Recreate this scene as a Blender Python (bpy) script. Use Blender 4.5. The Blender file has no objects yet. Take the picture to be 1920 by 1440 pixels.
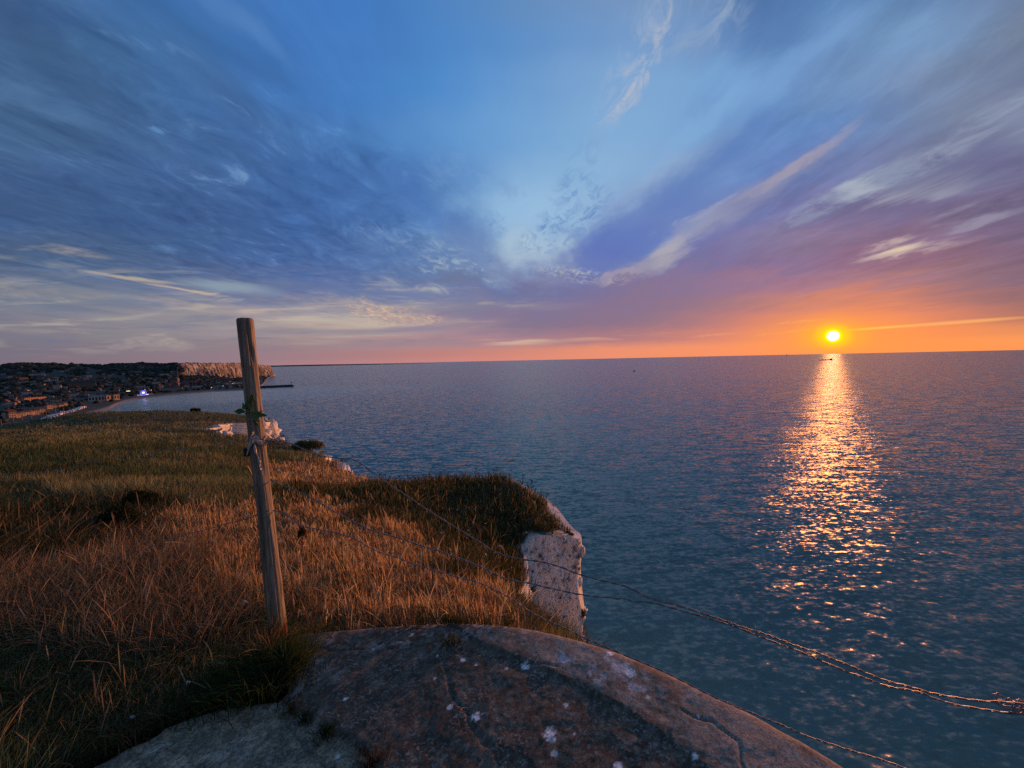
import bpy, bmesh, math, random
import numpy as np
from mathutils import Vector, Matrix
from mathutils.geometry import delaunay_2d_cdt

random.seed(7)
RNG = np.random.default_rng(11)
R = math.radians
EYE = 90.0                       # the lens is 90 m above the sea
scene = bpy.context.scene
COL = scene.collection

# ---------------------------------------------------------------- camera
FPX, PITCH, ROLL = 723.0, math.atan(44.4 / 723.0), R(1.22)
V_F = np.array([0, math.cos(PITCH), -math.sin(PITCH)])
V_R0 = np.array([1.0, 0, 0])
V_U0 = np.array([0, math.sin(PITCH), math.cos(PITCH)])
V_R = V_R0 * math.cos(ROLL) - V_U0 * math.sin(ROLL)
V_U = V_U0 * math.cos(ROLL) + V_R0 * math.sin(ROLL)

def ray(px, py):
    d = V_F + V_R * ((px - 960) / FPX) + V_U * ((720 - py) / FPX)
    return d / np.linalg.norm(d)

def at(px, py, D):
    """point seen at photo pixel (px, py) whose northing is D metres"""
    d = ray(px, py)
    return np.array([0, 0, EYE]) + d * (D / d[1])

def on_level(px, py, z):
    d = ray(px, py)
    return np.array([0, 0, EYE]) + d * ((z - EYE) / d[2])

def project(P):
    Q = np.asarray(P, float) - np.array([0, 0, EYE])
    f = Q @ V_F
    return 960 + FPX * (Q @ V_R) / f, 720 - FPX * (Q @ V_U) / f

cam = bpy.data.cameras.new("camera")
cam.sensor_width = 36.0
cam.lens = 36.0 * FPX / 1920.0
cam.clip_start, cam.clip_end = 0.05, 200000.0
camo = bpy.data.objects.new("camera", cam)
COL.objects.link(camo)
camo.matrix_world = Matrix(((V_R[0], V_U[0], -V_F[0], 0), (V_R[1], V_U[1], -V_F[1], 0),
                            (V_R[2], V_U[2], -V_F[2], EYE), (0, 0, 0, 1)))
scene.camera = camo

# ---------------------------------------------------------------- exposure
scene.view_settings.view_transform = 'Standard'
scene.view_settings.look = 'None'
scene.view_settings.exposure = 0.0
scene.view_settings.gamma = 1.0
scene.cycles.max_bounces = 5
scene.cycles.diffuse_bounces = 2
scene.cycles.glossy_bounces = 2
scene.cycles.transmission_bounces = 2
scene.cycles.use_denoising = False
scene.cycles.sample_clamp_direct = 3.0
scene.cycles.sample_clamp_indirect = 3.0

# ---------------------------------------------------------------- sun
SUN = ray(1562, 630)
SUN_EL = math.asin(SUN[2])
SUN_AZ = math.atan2(SUN[0], SUN[1])
sl = bpy.data.lights.new("sun", 'SUN')
sl.energy, sl.angle, sl.color = 4.2, R(0.6), (1.0, 0.32, 0.085)
so = bpy.data.objects.new("sun", sl)
COL.objects.link(so)
so.rotation_euler = Vector(-SUN).to_track_quat('-Z', 'Y').to_euler()

# ---------------------------------------------------------------- node helpers
def lin(h):
    c = [int(h[i:i + 2], 16) / 255 for i in (0, 2, 4)]
    return tuple((x / 12.92 if x <= .04045 else ((x + .055) / 1.055) ** 2.4) for x in c)

class NT:
    def __init__(s, tree):
        s.t = tree; s.n = tree.nodes; s.l = tree.links
    def new(s, typ, **kw):
        n = s.n.new(typ)
        for k, v in kw.items(): setattr(n, k, v)
        return n
    def put(s, sock, v):
        if v is None: return
        if isinstance(v, bpy.types.NodeSocket): s.l.new(v, sock)
        elif hasattr(sock.default_value, '__len__') and not hasattr(v, '__len__'):
            sock.default_value = [v] * len(sock.default_value)
        elif hasattr(sock.default_value, '__len__') and len(sock.default_value) == 4 and len(v) == 3:
            sock.default_value = (*v, 1)
        else: sock.default_value = v
    def m(s, op, a, b=None, c=None, clamp=False):
        n = s.new('ShaderNodeMath', operation=op, use_clamp=clamp)
        for i, v in enumerate((a, b, c)): s.put(n.inputs[i], v)
        return n.outputs[0]
    def vm(s, op, a, b=None, scale=None):
        n = s.new('ShaderNodeVectorMath', operation=op)
        s.put(n.inputs[0], a); s.put(n.inputs[1], b)
        if scale is not None: s.put(n.inputs['Scale'], scale)
        return n.outputs['Value'] if op in ('DOT_PRODUCT', 'LENGTH', 'DISTANCE') else n.outputs[0]
    def mr(s, v, a, b, c=0.0, d=1.0, smooth=True):
        n = s.new('ShaderNodeMapRange', interpolation_type='SMOOTHSTEP' if smooth else 'LINEAR')
        for i, x in enumerate((v, a, b, c, d)): s.put(n.inputs[i], x)
        return n.outputs[0]
    def mix(s, f, a, b, blend='MIX'):
        n = s.new('ShaderNodeMix', data_type='RGBA', blend_type=blend)
        n.clamp_factor = True
        s.put(n.inputs[0], f); s.put(n.inputs[6], a); s.put(n.inputs[7], b)
        return n.outputs[2]
    def noise(s, vec, scale=1.0, detail=4.0, rough=.55, dist=0.0, w=None):
        n = s.new('ShaderNodeTexNoise')
        if w is not None: n.noise_dimensions = '4D'; n.inputs['W'].default_value = w
        s.put(n.inputs['Vector'], vec)
        n.inputs['Scale'].default_value = scale; n.inputs['Detail'].default_value = detail
        n.inputs['Roughness'].default_value = rough; n.inputs['Distortion'].default_value = dist
        return n
    def comb(s, x, y, z=0.0):
        n = s.new('ShaderNodeCombineXYZ')
        s.put(n.inputs[0], x); s.put(n.inputs[1], y); s.put(n.inputs[2], z)
        return n.outputs[0]
    def sep(s, v):
        n = s.new('ShaderNodeSeparateXYZ'); s.put(n.inputs[0], v); return n.outputs
    def mapping(s, v, loc=(0, 0, 0), rot=(0, 0, 0), sc=(1, 1, 1), typ='POINT'):
        n = s.new('ShaderNodeMapping', vector_type=typ)
        s.put(n.inputs[0], v)
        n.inputs[1].default_value = loc; n.inputs[2].default_value = rot; n.inputs[3].default_value = sc
        return n.outputs[0]
    def ramp(s, f, stops, interp='LINEAR'):
        n = s.new('ShaderNodeValToRGB')
        cr = n.color_ramp; cr.interpolation = interp
        while len(cr.elements) < len(stops): cr.elements.new(.5)
        for e, (p, c) in zip(cr.elements, stops):
            e.position = p
            e.color = (*c, 1) if len(c) == 3 else c
        s.put(n.inputs[0], f)
        return n.outputs[0]

# ---------------------------------------------------------------- world
world = bpy.data.worlds.new("World")
scene.world = world
world.use_nodes = True
T = NT(world.node_tree)
T.n.clear()
SKY_STRENGTH = 0.1
geo = T.new('ShaderNodeTexCoord')
d = geo.outputs['Generated']
df = T.m('MAXIMUM', T.vm('DOT_PRODUCT', d, tuple(V_F)), 0.18)
X = T.m('MULTIPLY_ADD', T.m('DIVIDE', T.vm('DOT_PRODUCT', d, tuple(V_R0)), df), 7.23, 9.6)      # hundreds of photo pixels
Y = T.m('MULTIPLY_ADD', T.m('DIVIDE', T.vm('DOT_PRODUCT', d, tuple(V_U0)), df), -7.23, 7.2)
dz = T.sep(d)[2]
# cloud-deck coordinates: bands run along one bearing and converge on the horizon
inv = T.m('DIVIDE', 1.0, T.m('ADD', T.m('MAXIMUM', dz, 0.0), 0.055))
deck = T.vm('SCALE', d, None, inv)
deck = T.mapping(deck, rot=(0, 0, R(3.2)))
deck2 = T.mapping(deck, sc=(1.0, 0.42, 0.0))
n1 = T.noise(deck2, 1.3, 7, .60, .4)
n1c = T.vm('SUBTRACT', n1.outputs['Color'], (.5, .5, .5))
n2 = T.noise(T.mapping(deck, sc=(1, .45, 0)), 5.0, 6, .62, .3, )
n2c = T.vm('SUBTRACT', n2.outputs['Color'], (.5, .5, .5))
lift = T.mr(Y, 6.72, 5.0, 0.0, 1.0)
amp1 = T.mr(lift, 0, 1, 0.15, 1.5)
amp2 = T.mr(lift, 0, 1, 0.10, 0.75)
C0 = T.comb(X, Y)
W = T.vm('ADD', T.vm('SCALE', n1c, None, amp1), T.vm('SCALE', n2c, None, amp2))
W = T.vm('MULTIPLY', W, (1.0, .7, 0.0))
C = T.vm('ADD', C0, W)
WL = T.vm('SCALE', W, None, .22)
Cs = T.sep(C)
Xw, Yw = Cs[0], Cs[1]
GRID = {
 0:   "41618C 456C9C 3D6CA8 4474B2 3D72B8 4A82C4 5F8DC0 7294C2 7A9AC2 4E74AA 5880B0 6489B8 6C7A96",
 80:  "3E5F8A 3F648F 4170A6 3E6EAC 4276BA 4A84C6 5A8FCA 6F99CA 7C9ECB 557EB4 6E94C2 7296C0 6E7890",
 160: "476890 3F6390 406A9C 4070AE 4478BC 4C8ACC 6498D0 7FA6D2 7FAAD6 6C98CA 7092C0 7486A6 6E7A98",
 240: "456690 44668E 40669A 41699E 4474B4 5890CC 6FA2D6 84AED6 80ABD8 5E86C2 6486B8 74829E 7C86A2",
 320: "405E8C 3E5E8E 3F6196 40659C 4270AE 5080C0 78A6D4 92BADC 80A4D2 5474B4 7480AC 7A82A0 625F84",
 400: "3D5A88 3A5A8C 3C5C92 40629A 416CAE 5C88C2 8CB8DC 9EBEDC 5876BA 7078AA 746E94 6C6080 6C6484",
 450: "4E6486 4A6288 40608E 42629A 4468A6 6488BA 9CBAD4 8CA6CC 5A6EB6 887F9E 80688A 806884 6E6080",
 500: "66728A 5C7090 50668E 50679A 4F6CA6 6280AE 8094BC 8C94B8 6A6CA0 847298 8A6684 8A6478 74607C",
 540: "737A8C 78808F 6E7A98 66759B 5F70A0 7080AA 6E74A0 7A7298 867498 98708C A87682 96707E 7C6278",
 580: "7C7A88 86838E 938E94 A0969A 9A949E 948F9C 7A7698 837296 8C728A A4767E DC8464 B07474 906870",
 610: "787484 858089 8F8890 A09498 B8A098 A8929A 8C7890 8C7088 9A7684 CC7C74 FC9056 DC8268 A87068",
 640: "76707E 807684 8A7E88 948088 A0868C B48C90 A88290 A87A84 C07E7C E88A6C FF9644 FA8E54 E08E62",
 660: "7C7080 84747E 8C7A86 9A7E88 A88086 BC827F D08A7C EC9274 F09470 FA9260 FF9848 FF9650 FA9A5C",
 676: "7A7084 84748A 907C88 A08088 B48488 CC8784 DC8C80 F09270 F49268 FA9260 FF984C FF9650 FC9858",
}
xf = T.m('DIVIDE', Xw, 19.2, clamp=True)
col = None
keys = sorted(GRID)
for k in keys:
    hs = GRID[k].split()
    c = T.ramp(xf, [(i / 12, lin(h)) for i, h in enumerate(hs)], 'B_SPLINE')
    if col is None: col = c
    else: col = T.mix(T.mr(Yw, prev / 100, k / 100), col, c)
    prev = k

def blob(col, x, y, rx, ry, ang, colour, amount, coords=None, soft=0.35, tex=None):
    """an elliptical wisp of cloud centred at (x, y); ang is its tilt, positive falling to the right"""
    v = T.mapping(coords or C, loc=(x / 100, y / 100, 0), rot=(0, 0, R(ang)), sc=(rx / 100, ry / 100, 1), typ='TEXTURE')
    f = T.mr(T.vm('LENGTH', v), 1.0, soft, 0.0, amount)
    if tex is not None: f = T.m('MULTIPLY', f, tex)
    return T.mix(f, col, lin(colour))

# fine streak textures
st = T.noise(T.mapping(deck, sc=(1, .36, 0)), 3.1, 8, .62, .8).outputs[0]
st_hi = T.mr(st, .42, .68)
st_lo = T.mr(st, .52, .34)
fl = T.noise(T.mapping(deck, sc=(1, .42, 0)), 11.0, 7, .68, 1.2).outputs[0]
fl_hi = T.mr(fl, .42, .70)
hz = T.noise(T.comb(T.m('MULTIPLY', X, .42), T.m('MULTIPLY', Y, 4.0), T.m('MULTIPLY', X, .1)), .85, 6, .6, .5).outputs[0]
hz_hi = T.mr(hz, .48, .66)
# overall mottling of the cloud banks
bank = T.m('ADD', T.mr(X, 9.2, 5.5), T.mr(X, 12.5, 15.5), clamp=True)
bank = T.m('MULTIPLY', bank, T.mr(Y, 6.5, 5.0))
col = T.mix(T.m('MULTIPLY', bank, .8), col, T.ramp(st, [(.3, (.86,) * 3), (.7, (1.24,) * 3)]), 'MULTIPLY')
md = T.noise(T.mapping(deck, sc=(1, .62, 0)), 5.2, 8, .66, 1.1, w=2.0).outputs[0]
md_hi = T.mr(md, .34, .60)
lbank = T.m('MULTIPLY', T.mr(X, 10.2, 7.4), T.mr(Y, 5.6, 4.6))
lb2 = T.m('MULTIPLY', lbank, T.mr(T.m('SUBTRACT', Y, T.m('MULTIPLY', T.m('SUBTRACT', X, 1.2), .52)), -1.0, .3))
col = T.mix(lb2, col, T.ramp(md, [(.34, (.60, .66, .75)), (.50, (.94,) * 3), (.68, (1.34, 1.28, 1.20))]), 'MULTIPLY')
col = T.mix(T.m('MULTIPLY', T.m('MULTIPLY', lb2, T.mr(md, .58, .74, 0, .6)), T.mr(X, 1.5, 6.0, .35, 1)), col, lin('86AAD2'))
lowm = T.m('MULTIPLY', T.m('MULTIPLY', T.mr(Y, 4.7, 5.3), T.mr(Y, 6.6, 6.2)), T.mr(X, 11.5, 8.0))
col = T.mix(T.m('MULTIPLY', lowm, T.mr(hz, .50, .64, 0, .5)), col, lin('BFB2A6'))
col = T.mix(T.m('MULTIPLY', lowm, T.mr(hz, .48, .36, 0, .5)), col, lin('6C7490'))
rbank = T.m('MULTIPLY', T.mr(X, 12.5, 15.0), T.mr(Y, 5.2, 4.2))
col = T.mix(T.m('MULTIPLY', rbank, .8), col, T.ramp(md, [(.36, (.90, .90, .94)), (.52, (1.0,) * 3), (.68, (1.20, 1.18, 1.12))]), 'MULTIPLY')
col = T.mix(T.m('MULTIPLY', lb2, .16), col, lin('4C6488'))
BL = [
 (985, 400, 100, 110, -10, '9FC4E4', .55, None), (1000, 470, 95, 34, -4, 'B6CAD6', .65, None), (905, 415, 40, 60, -30, '6C92C4', .4, None),
 # x, y, rx, ry, angle, colour, amount, texture
 (1215, 110, 190, 34, -58, 'A9B8D0', .60, fl_hi), (1290, 40, 120, 70, -20, '96ABC6', .6, fl_hi), (1390, 50, 60, 80, -10, '9DB2CB', .65, fl_hi),
 (1195, 165, 80, 18, -52, 'CDC3C2', .8, fl_hi), (1250, 70, 60, 12, -55, 'CBC3C4', .6, fl_hi),
 (1470, 60, 110, 110, -40, '4A6FA6', .55, None), (1360, 220, 70, 60, -40, '6A92C6', .4, None),
 (1480, 150, 340, 26, -36, '7FA9D8', .55, None), (1750, 70, 300, 40, -26, '7C9CC4', .45, None), (1340, 220, 190, 22, -38, '86B2DC', .6, None),
 (1250, 330, 190, 24, -33, 'A3BCD6', .65, None), (1330, 300, 190, 40, -36, '5273B4', .6, None), (1170, 440, 190, 62, -40, '5A72B8', .75, None), (1130, 470, 90, 50, -20, '566EBA', .65, None),
 (1400, 375, 260, 26, -33, '9A98AE', .55, None), (1500, 300, 150, 9, -33, 'BCA8A8', .5, None), (1290, 430, 150, 30, -36, 'A8ABBE', .5, None), (1250, 480, 60, 34, -30, 'C8BEB8', .55, None),
 (1310, 398, 90, 12, -30, 'CBBFBE', .6, st_hi), (1660, 330, 230, 18, -24, '98A6BC', .7, md_hi), (1860, 230, 170, 22, -30, '98A4BC', .75, md_hi), (1740, 300, 170, 14, -25, 'A8B2C4', .7, fl_hi),
 (1700, 345, 150, 26, -10, 'B6BCC6', .75, st_hi), (1620, 350, 60, 10, -8, 'B0BCC8', .7, None), (1840, 395, 130, 18, -10, 'A29CB0', .7, st_hi), (1790, 290, 200, 50, -22, '62608A', .35, None),
 (1800, 320, 150, 22, -14, '5F5F88', .6, None), (1700, 464, 95, 17, -12, 'CDB9B2', .85, md_hi), (1690, 466, 50, 7, -14, 'EAD2B4', .85, None), (1780, 455, 80, 12, -8, 'A8909C', .6, st_hi),
 (1110, 300, 50, 60, 20, '6F98CA', .55, fl_hi), (1105, 375, 60, 55, -20, '5580BE', .85, fl_hi), (1050, 440, 90, 28, -25, '6A90C4', .8, fl_hi), (1060, 410, 50, 20, -20, '6188C0', .8, fl_hi),
 (870, 330, 90, 46, 35, '86ACD6', .5, fl_hi), (840, 300, 60, 26, 40, '5E8AC4', .7, fl_hi), (960, 350, 60, 22, 40, '7C9FCA', .6, fl_hi),
 (810, 390, 170, 40, 32, '4E78B8', .8, None), (780, 330, 90, 50, 32, '4470B0', .55, None), (880, 460, 75, 45, 50, '6A82B4', .75, None), (760, 470, 120, 40, 12, '5877B0', .5, None),
 (900, 500, 90, 24, 20, '5E78B0', .8, fl_hi), (1000, 515, 60, 10, 5, '7890BC', .8, fl_hi), (925, 430, 36, 30, 40, '6A90C4', .8, fl_hi),
 (1030, 530, 110, 16, 8, '8486AA', .5, None), (1100, 520, 90, 13, 8, 'C8BEB8', .6, fl_hi), (1065, 508, 70, 9, 5, 'C6CCC8', .6, fl_hi), (1170, 520, 60, 14, -10, 'B8AAB2', .6, None),
 (810, 462, 110, 22, 20, '9CB8D0', .75, fl_hi), (850, 500, 120, 16, 10, 'B4C2C8', .7, fl_hi), (780, 535, 110, 12, 8, 'C0C4BC', .75, st_hi), (720, 430, 100, 18, 15, '7898C4', .6, fl_hi),
 (560, 300, 320, 50, 34, '4068A6', .5, None), (330, 110, 330, 34, 36, '5480B4', .40, st_hi), (300, 95, 110, 9, 20, '6E94C0', .6, fl_hi), (420, 160, 160, 50, 40, '40608E', .5, None), (460, 215, 60, 9, 28, '7FA6D2', .7, fl_hi), (320, 250, 36, 4, 15, '6FA0D8', .6, fl_hi), (230, 215, 50, 5, 15, '6C90BC', .5, fl_hi),
 (100, 200, 330, 18, 24, '5275A0', .5, None), (130, 130, 260, 50, 34, '3F5C84', .5, None), (60, 390, 230, 45, 14, '3E5880', .5, None), (450, 20, 100, 26, 40, '5482BC', .6, None), (520, 70, 90, 20, 45, '5C8AC2', .45, None),
 (90, 462, 130, 9, 12, 'B4A89E', .85, hz_hi), (20, 458, 60, 7, 8, 'CDBBA6', .8, hz_hi), (130, 500, 200, 9, 8, '9A9896', .65, hz_hi), (250, 521, 120, 4, 9, 'CDB99A', .8, None), (350, 543, 95, 3.5, 11, 'D4BCA0', .8, None), (480, 563, 130, 7, 9, 'C8B6A0', .7, hz_hi),
 (430, 538, 120, 12, 8, '9FB0B8', .7, None), (240, 540, 230, 10, 10, '5E6E90', .6, None), (90, 550, 250, 9, 4, '8E8A8E', .5, None), (90, 585, 170, 7, 6, 'A8A09A', .65, hz_hi), (200, 598, 160, 6, 4, 'A6A49A', .6, hz_hi),
 (560, 575, 200, 20, 3, 'C4B6AC', .6, hz_hi), (520, 580, 110, 16, -8, 'DAB49C', .7, hz_hi), (700, 588, 60, 18, 20, 'F0C49C', .85, fl_hi), (745, 592, 36, 14, 10, 'F2C090', .8, fl_hi), (800, 600, 40, 9, 0, 'F0C4A0', .8, fl_hi), (650, 600, 220, 20, 2, 'C6B8A8', .55, hz_hi),
 (480, 555, 60, 9, 14, '7A7C94', .5, None), (560, 622, 170, 8, 2, '7C7C90', .7, None), (760, 618, 150, 8, -2, '857E98', .75, None), (850, 640, 210, 7, 2, 'E6C0A4', .8, hz_hi), (930, 632, 130, 5, 5, 'E8BC9C', .7, hz_hi), (720, 645, 230, 8, 1, '9A8694', .6, None),
 (560, 640, 180, 7, 1, 'A8988F', .6, hz_hi), (950, 590, 230, 12, 3, '7E7698', .6, None), (840, 565, 170, 7, 4, 'B8B4AC', .7, hz_hi), (760, 555, 200, 8, 4, '7480A4', .6, None), (640, 548, 170, 12, 12, '6074A0', .6, None),
 (1180, 632, 170, 5, -2, 'F0AC8C', .7, hz_hi), (1080, 640, 90, 5, -1, '9A7884', .5, None), (1100, 600, 260, 16, 2, '84728F', .5, None), (1340, 628, 60, 3, -4, 'FFB088', .7, fl_hi),
]
for bi, b in enumerate(BL):
    if bi and bi % 30 == 0:                      # keeps the shader's working memory small: later wisps wait for the earlier ones
        C = T.vm('ADD', C, T.vm('SCALE', col, None, 1e-7))
    x, y, rx, ry, an, c, a, tx = b
    yy = y + .0213 * (x - 960)
    soft = .15 if tx is None else .4
    thin = ry < 14 and y > 450
    col = blob(col, x, yy, rx * 1.15, ry * 1.3, an, c, a * (.8 if y > 450 else .85), T.vm('ADD', C0, WL) if thin else C, soft, tx)
# glow round the sun
sd = T.vm('DOT_PRODUCT', d, tuple(SUN))
ang = T.m('MULTIPLY', T.m('ARCCOSINE', T.m('MINIMUM', sd, .9999999)), 180 / math.pi)
sx, sy = 1562 - .0213 * (630 - 720), 630 + .0213 * (1562 - 960)
def sun_glow(col, rx, ry, colour, amount, soft, mult=1.0):
    v = T.mapping(C0, loc=(sx / 100, sy / 100, 0), sc=(rx / 100, ry / 100, 1), typ='TEXTURE')
    f = T.mr(T.vm('LENGTH', v), 1.0, soft, 0.0, amount)
    return T.mix(f, col, tuple(x * mult for x in lin(colour)))
col = sun_glow(col, 400, 120, 'EC8A66', .35, .0)
col = sun_glow(col, 230, 66, 'FF9A48', .7, .0)
col = blob(col, 1500, 614, 60, 4, -4, 'FFC450', .8, C0, .2, fl_hi)
col = blob(col, 1500, 632, 110, 4, -5, 'FFB850', .8, C0, .2, st_hi)
col = blob(col, 1640, 630, 120, 3.5, -3, 'FFC450', .8, C0, .2)
col = blob(col, 1800, 622, 200, 5, -3, 'FFB468', .7, C0, .2)
col = sun_glow(col, 95, 46, 'FFB428', .9, .0)
col = sun_glow(col, 46, 30, 'FFE000', 1.0, .15)
col = sun_glow(col, 21, 16, 'FFFF10', 1.0, .55)
C0 = None
disc = T.mr(ang, .60, .44, 0, 1)
col = T.mix(disc, col, (3.0, 2.9, 2.6))
# clear-air sky behind, blended in
sky = T.new('ShaderNodeTexSky', sky_type='NISHITA')
sky.sun_disc = False
sky.sun_elevation = SUN_EL
sky.sun_rotation = SUN_AZ
sky.altitude = 90
painted = T.vm('SCALE', col, None, 1.0 / SKY_STRENGTH)
front = T.mr(T.vm('DOT_PRODUCT', d, tuple(V_F)), -.15, .30, .50, .97)
final = T.mix(front, sky.outputs[0], painted)
bg = T.new('ShaderNodeBackground')
T.put(bg.inputs['Color'], final)
bg.inputs['Strength'].default_value = SKY_STRENGTH
wo = T.new('ShaderNodeOutputWorld')
T.l.new(bg.outputs[0], wo.inputs[0])
world.cycles.sampling_method = 'MANUAL'
world.cycles.sample_map_resolution = 512

# ---------------------------------------------------------------- generic builders
def tag(o, label=None, cat=None, group=None, kind=None):
    if label: o['label'] = label
    if cat: o['category'] = cat
    if group: o['group'] = group
    if kind: o['kind'] = kind
    return o

def mesh_obj(name, V, F, mat=None, parent=None, smooth=False, cols=None, quads=None):
    me = bpy.data.meshes.new(name)
    V = np.asarray(V, dtype=np.float32)
    if isinstance(F, np.ndarray):
        k = F.shape[1]
        me.vertices.add(len(V)); me.vertices.foreach_set('co', V.ravel())
        me.loops.add(F.size); me.loops.foreach_set('vertex_index', F.astype(np.int32).ravel())
        me.polygons.add(len(F))
        me.polygons.foreach_set('loop_start', np.arange(0, F.size, k, dtype=np.int32))
        me.polygons.foreach_set('loop_total', np.full(len(F), k, dtype=np.int32))
        me.update(calc_edges=True)
    else:
        me.from_pydata(V.tolist(), [], F)
    if smooth: me.polygons.foreach_set('use_smooth', np.ones(len(me.polygons), dtype=bool))
    if cols is not None:
        a = me.attributes.new('Col', 'FLOAT_COLOR', 'POINT')
        c = np.ones((len(V), 4), dtype=np.float32); c[:, :cols.shape[1]] = cols
        a.data.foreach_set('color', c.ravel())
    if mat: me.materials.append(mat)
    o = bpy.data.objects.new(name, me)
    COL.objects.link(o)
    if parent: o.parent = parent
    return o

def empty(name, loc=(0, 0, 0), rz=0.0):
    o = bpy.data.objects.new(name, None)
    o.empty_display_size = .1
    COL.objects.link(o); o.location = loc; o.rotation_euler = (0, 0, rz)
    return o

class MB:
    """collects simple solids into one mesh"""
    def __init__(s): s.v = []; s.f = []
    def add(s, v, f):
        n = len(s.v); s.v += [tuple(map(float, p)) for p in v]; s.f += [tuple(i + n for i in q) for q in f]
        return s
    def box(s, x0, x1, y0, y1, z0, z1):
        v = [(x, y, z) for z in (z0, z1) for y in (y0, y1) for x in (x0, x1)]
        return s.add(v, [(0, 2, 3, 1), (4, 5, 7, 6), (0, 1, 5, 4), (2, 6, 7, 3), (0, 4, 6, 2), (1, 3, 7, 5)])
    def gable(s, x0, x1, y0, y1, z0, z1, ov=.3):
        ym = (y0 + y1) / 2; x0 -= ov; x1 += ov; y0 -= ov; y1 += ov
        v = [(x0, y0, z0), (x1, y0, z0), (x1, y1, z0), (x0, y1, z0), (x0, ym, z1), (x1, ym, z1)]
        return s.add(v, [(0, 1, 5, 4), (2, 3, 4, 5), (0, 4, 3), (1, 2, 5), (0, 3, 2, 1)])
    def cone(s, x, y, z0, z1, r0, r1, n=10):
        v = [(x + r * math.cos(2 * math.pi * i / n), y + r * math.sin(2 * math.pi * i / n), z) for z, r in ((z0, r0), (z1, r1)) for i in range(n)]
        f = [(i, (i + 1) % n, n + (i + 1) % n, n + i) for i in range(n)] + [tuple(range(n))[::-1], tuple(range(n, 2 * n))]
        return s.add(v, f)
    def tube(s, pts, r, n=6, caps=True):
        V, F = tube_mesh(pts, r, n)
        return s.add(V, [tuple(q) for q in F])
    def build(s, name, mat, parent=None, smooth=False):
        return mesh_obj(name, s.v, s.f, mat, parent, smooth)

def tube_mesh(pts, r, n=6):
    P = np.asarray(pts, float); m = len(P)
    r = np.broadcast_to(np.asarray(r, float), (m,))
    t = np.gradient(P, axis=0); t /= np.linalg.norm(t, axis=1)[:, None] + 1e-12
    a = np.array([0, 0, 1.0]) if abs(t[0][2]) < .9 else np.array([1.0, 0, 0])
    N = np.zeros_like(P)
    for i in range(m):
        a = a - t[i] * (a @ t[i]); a /= np.linalg.norm(a); N[i] = a
    B = np.cross(t, N)
    th = np.linspace(0, 2 * np.pi, n, endpoint=False)
    V = P[:, None] + r[:, None, None] * (N[:, None] * np.cos(th)[None, :, None] + B[:, None] * np.sin(th)[None, :, None])
    V = V.reshape(-1, 3)
    F = []
    for i in range(m - 1):
        for j in range(n):
            F.append((i * n + j, i * n + (j + 1) % n, (i + 1) * n + (j + 1) % n, (i + 1) * n + j))
    F.append(tuple(range(n))[::-1]); F.append(tuple(range((m - 1) * n, m * n)))
    return V, F

def spline(pts, n):
    """Catmull-Rom through points"""
    P = np.asarray(pts, float)
    P = np.vstack([2 * P[0] - P[1], P, 2 * P[-1] - P[-2]])
    out = []
    segs = len(P) - 3
    for u in np.linspace(0, segs, n):
        i = min(int(u), segs - 1); t = u - i
        a, b, c, e = P[i:i + 4]
        out.append(.5 * ((2 * b) + (-a + c) * t + (2 * a - 5 * b + 4 * c - e) * t * t + (-a + 3 * b - 3 * c + e) * t ** 3))
    return np.array(out)

def vnoise(x, y, seed=0):
    x = np.asarray(x, float); y = np.asarray(y, float)
    xi = np.floor(x).astype(np.int64); yi = np.floor(y).astype(np.int64)
    fx = x - xi; fy = y - yi
    fx = fx * fx * (3 - 2 * fx); fy = fy * fy * (3 - 2 * fy)
    def h(a, b):
        n = (a * 374761393 + b * 668265263 + seed * 1442695041) & 0xFFFFFFFF
        n = ((n ^ (n >> 13)) * 1274126177) & 0xFFFFFFFF
        return ((n ^ (n >> 16)) & 0xFFFF) / 65535.0
    return (h(xi, yi) * (1 - fx) + h(xi + 1, yi) * fx) * (1 - fy) + (h(xi, yi + 1) * (1 - fx) + h(xi + 1, yi + 1) * fx) * fy

def fbm(x, y, oct=4, seed=0):
    s = 0; a = .5; t = 0
    for i in range(oct):
        s = s + a * vnoise(np.asarray(x) * 2 ** i, np.asarray(y) * 2 ** i, seed + i * 17); t += a; a *= .5
    return s / t

def in_poly(x, y, poly):
    x = np.asarray(x); y = np.asarray(y); c = np.zeros(x.shape, bool)
    n = len(poly)
    for i in range(n):
        x1, y1 = poly[i][:2]; x2, y2 = poly[(i + 1) % n][:2]
        if y1 == y2: continue
        k = ((y1 > y) != (y2 > y)) & (x < (x2 - x1) * (y - y1) / (y2 - y1) + x1)
        c ^= k
    return c

def mat_new(name):
    m = bpy.data.materials.new(name); m.use_nodes = True
    t = NT(m.node_tree); b = t.n['Principled BSDF']
    return m, t, b

def simple_mat(name, col, rough=.8, var=.25, scale=3.0, emit=None, es=0.0, metal=0.0):
    m, t, b = mat_new(name)
    tc = t.new('ShaderNodeTexCoord')
    n = t.noise(tc.outputs['Object'], scale, 5, .6).outputs[0]
    f = t.mr(n, .3, .7, 1 - var, 1 + var, False)
    t.put(b.inputs['Base Color'], t.vm('MULTIPLY', tuple(col[:3]), t.comb(f, f, f)))
    b.inputs['Roughness'].default_value = rough; b.inputs['Metallic'].default_value = metal
    if emit:
        b.inputs['Emission Color'].default_value = (*emit, 1); b.inputs['Emission Strength'].default_value = es
    return m

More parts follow.
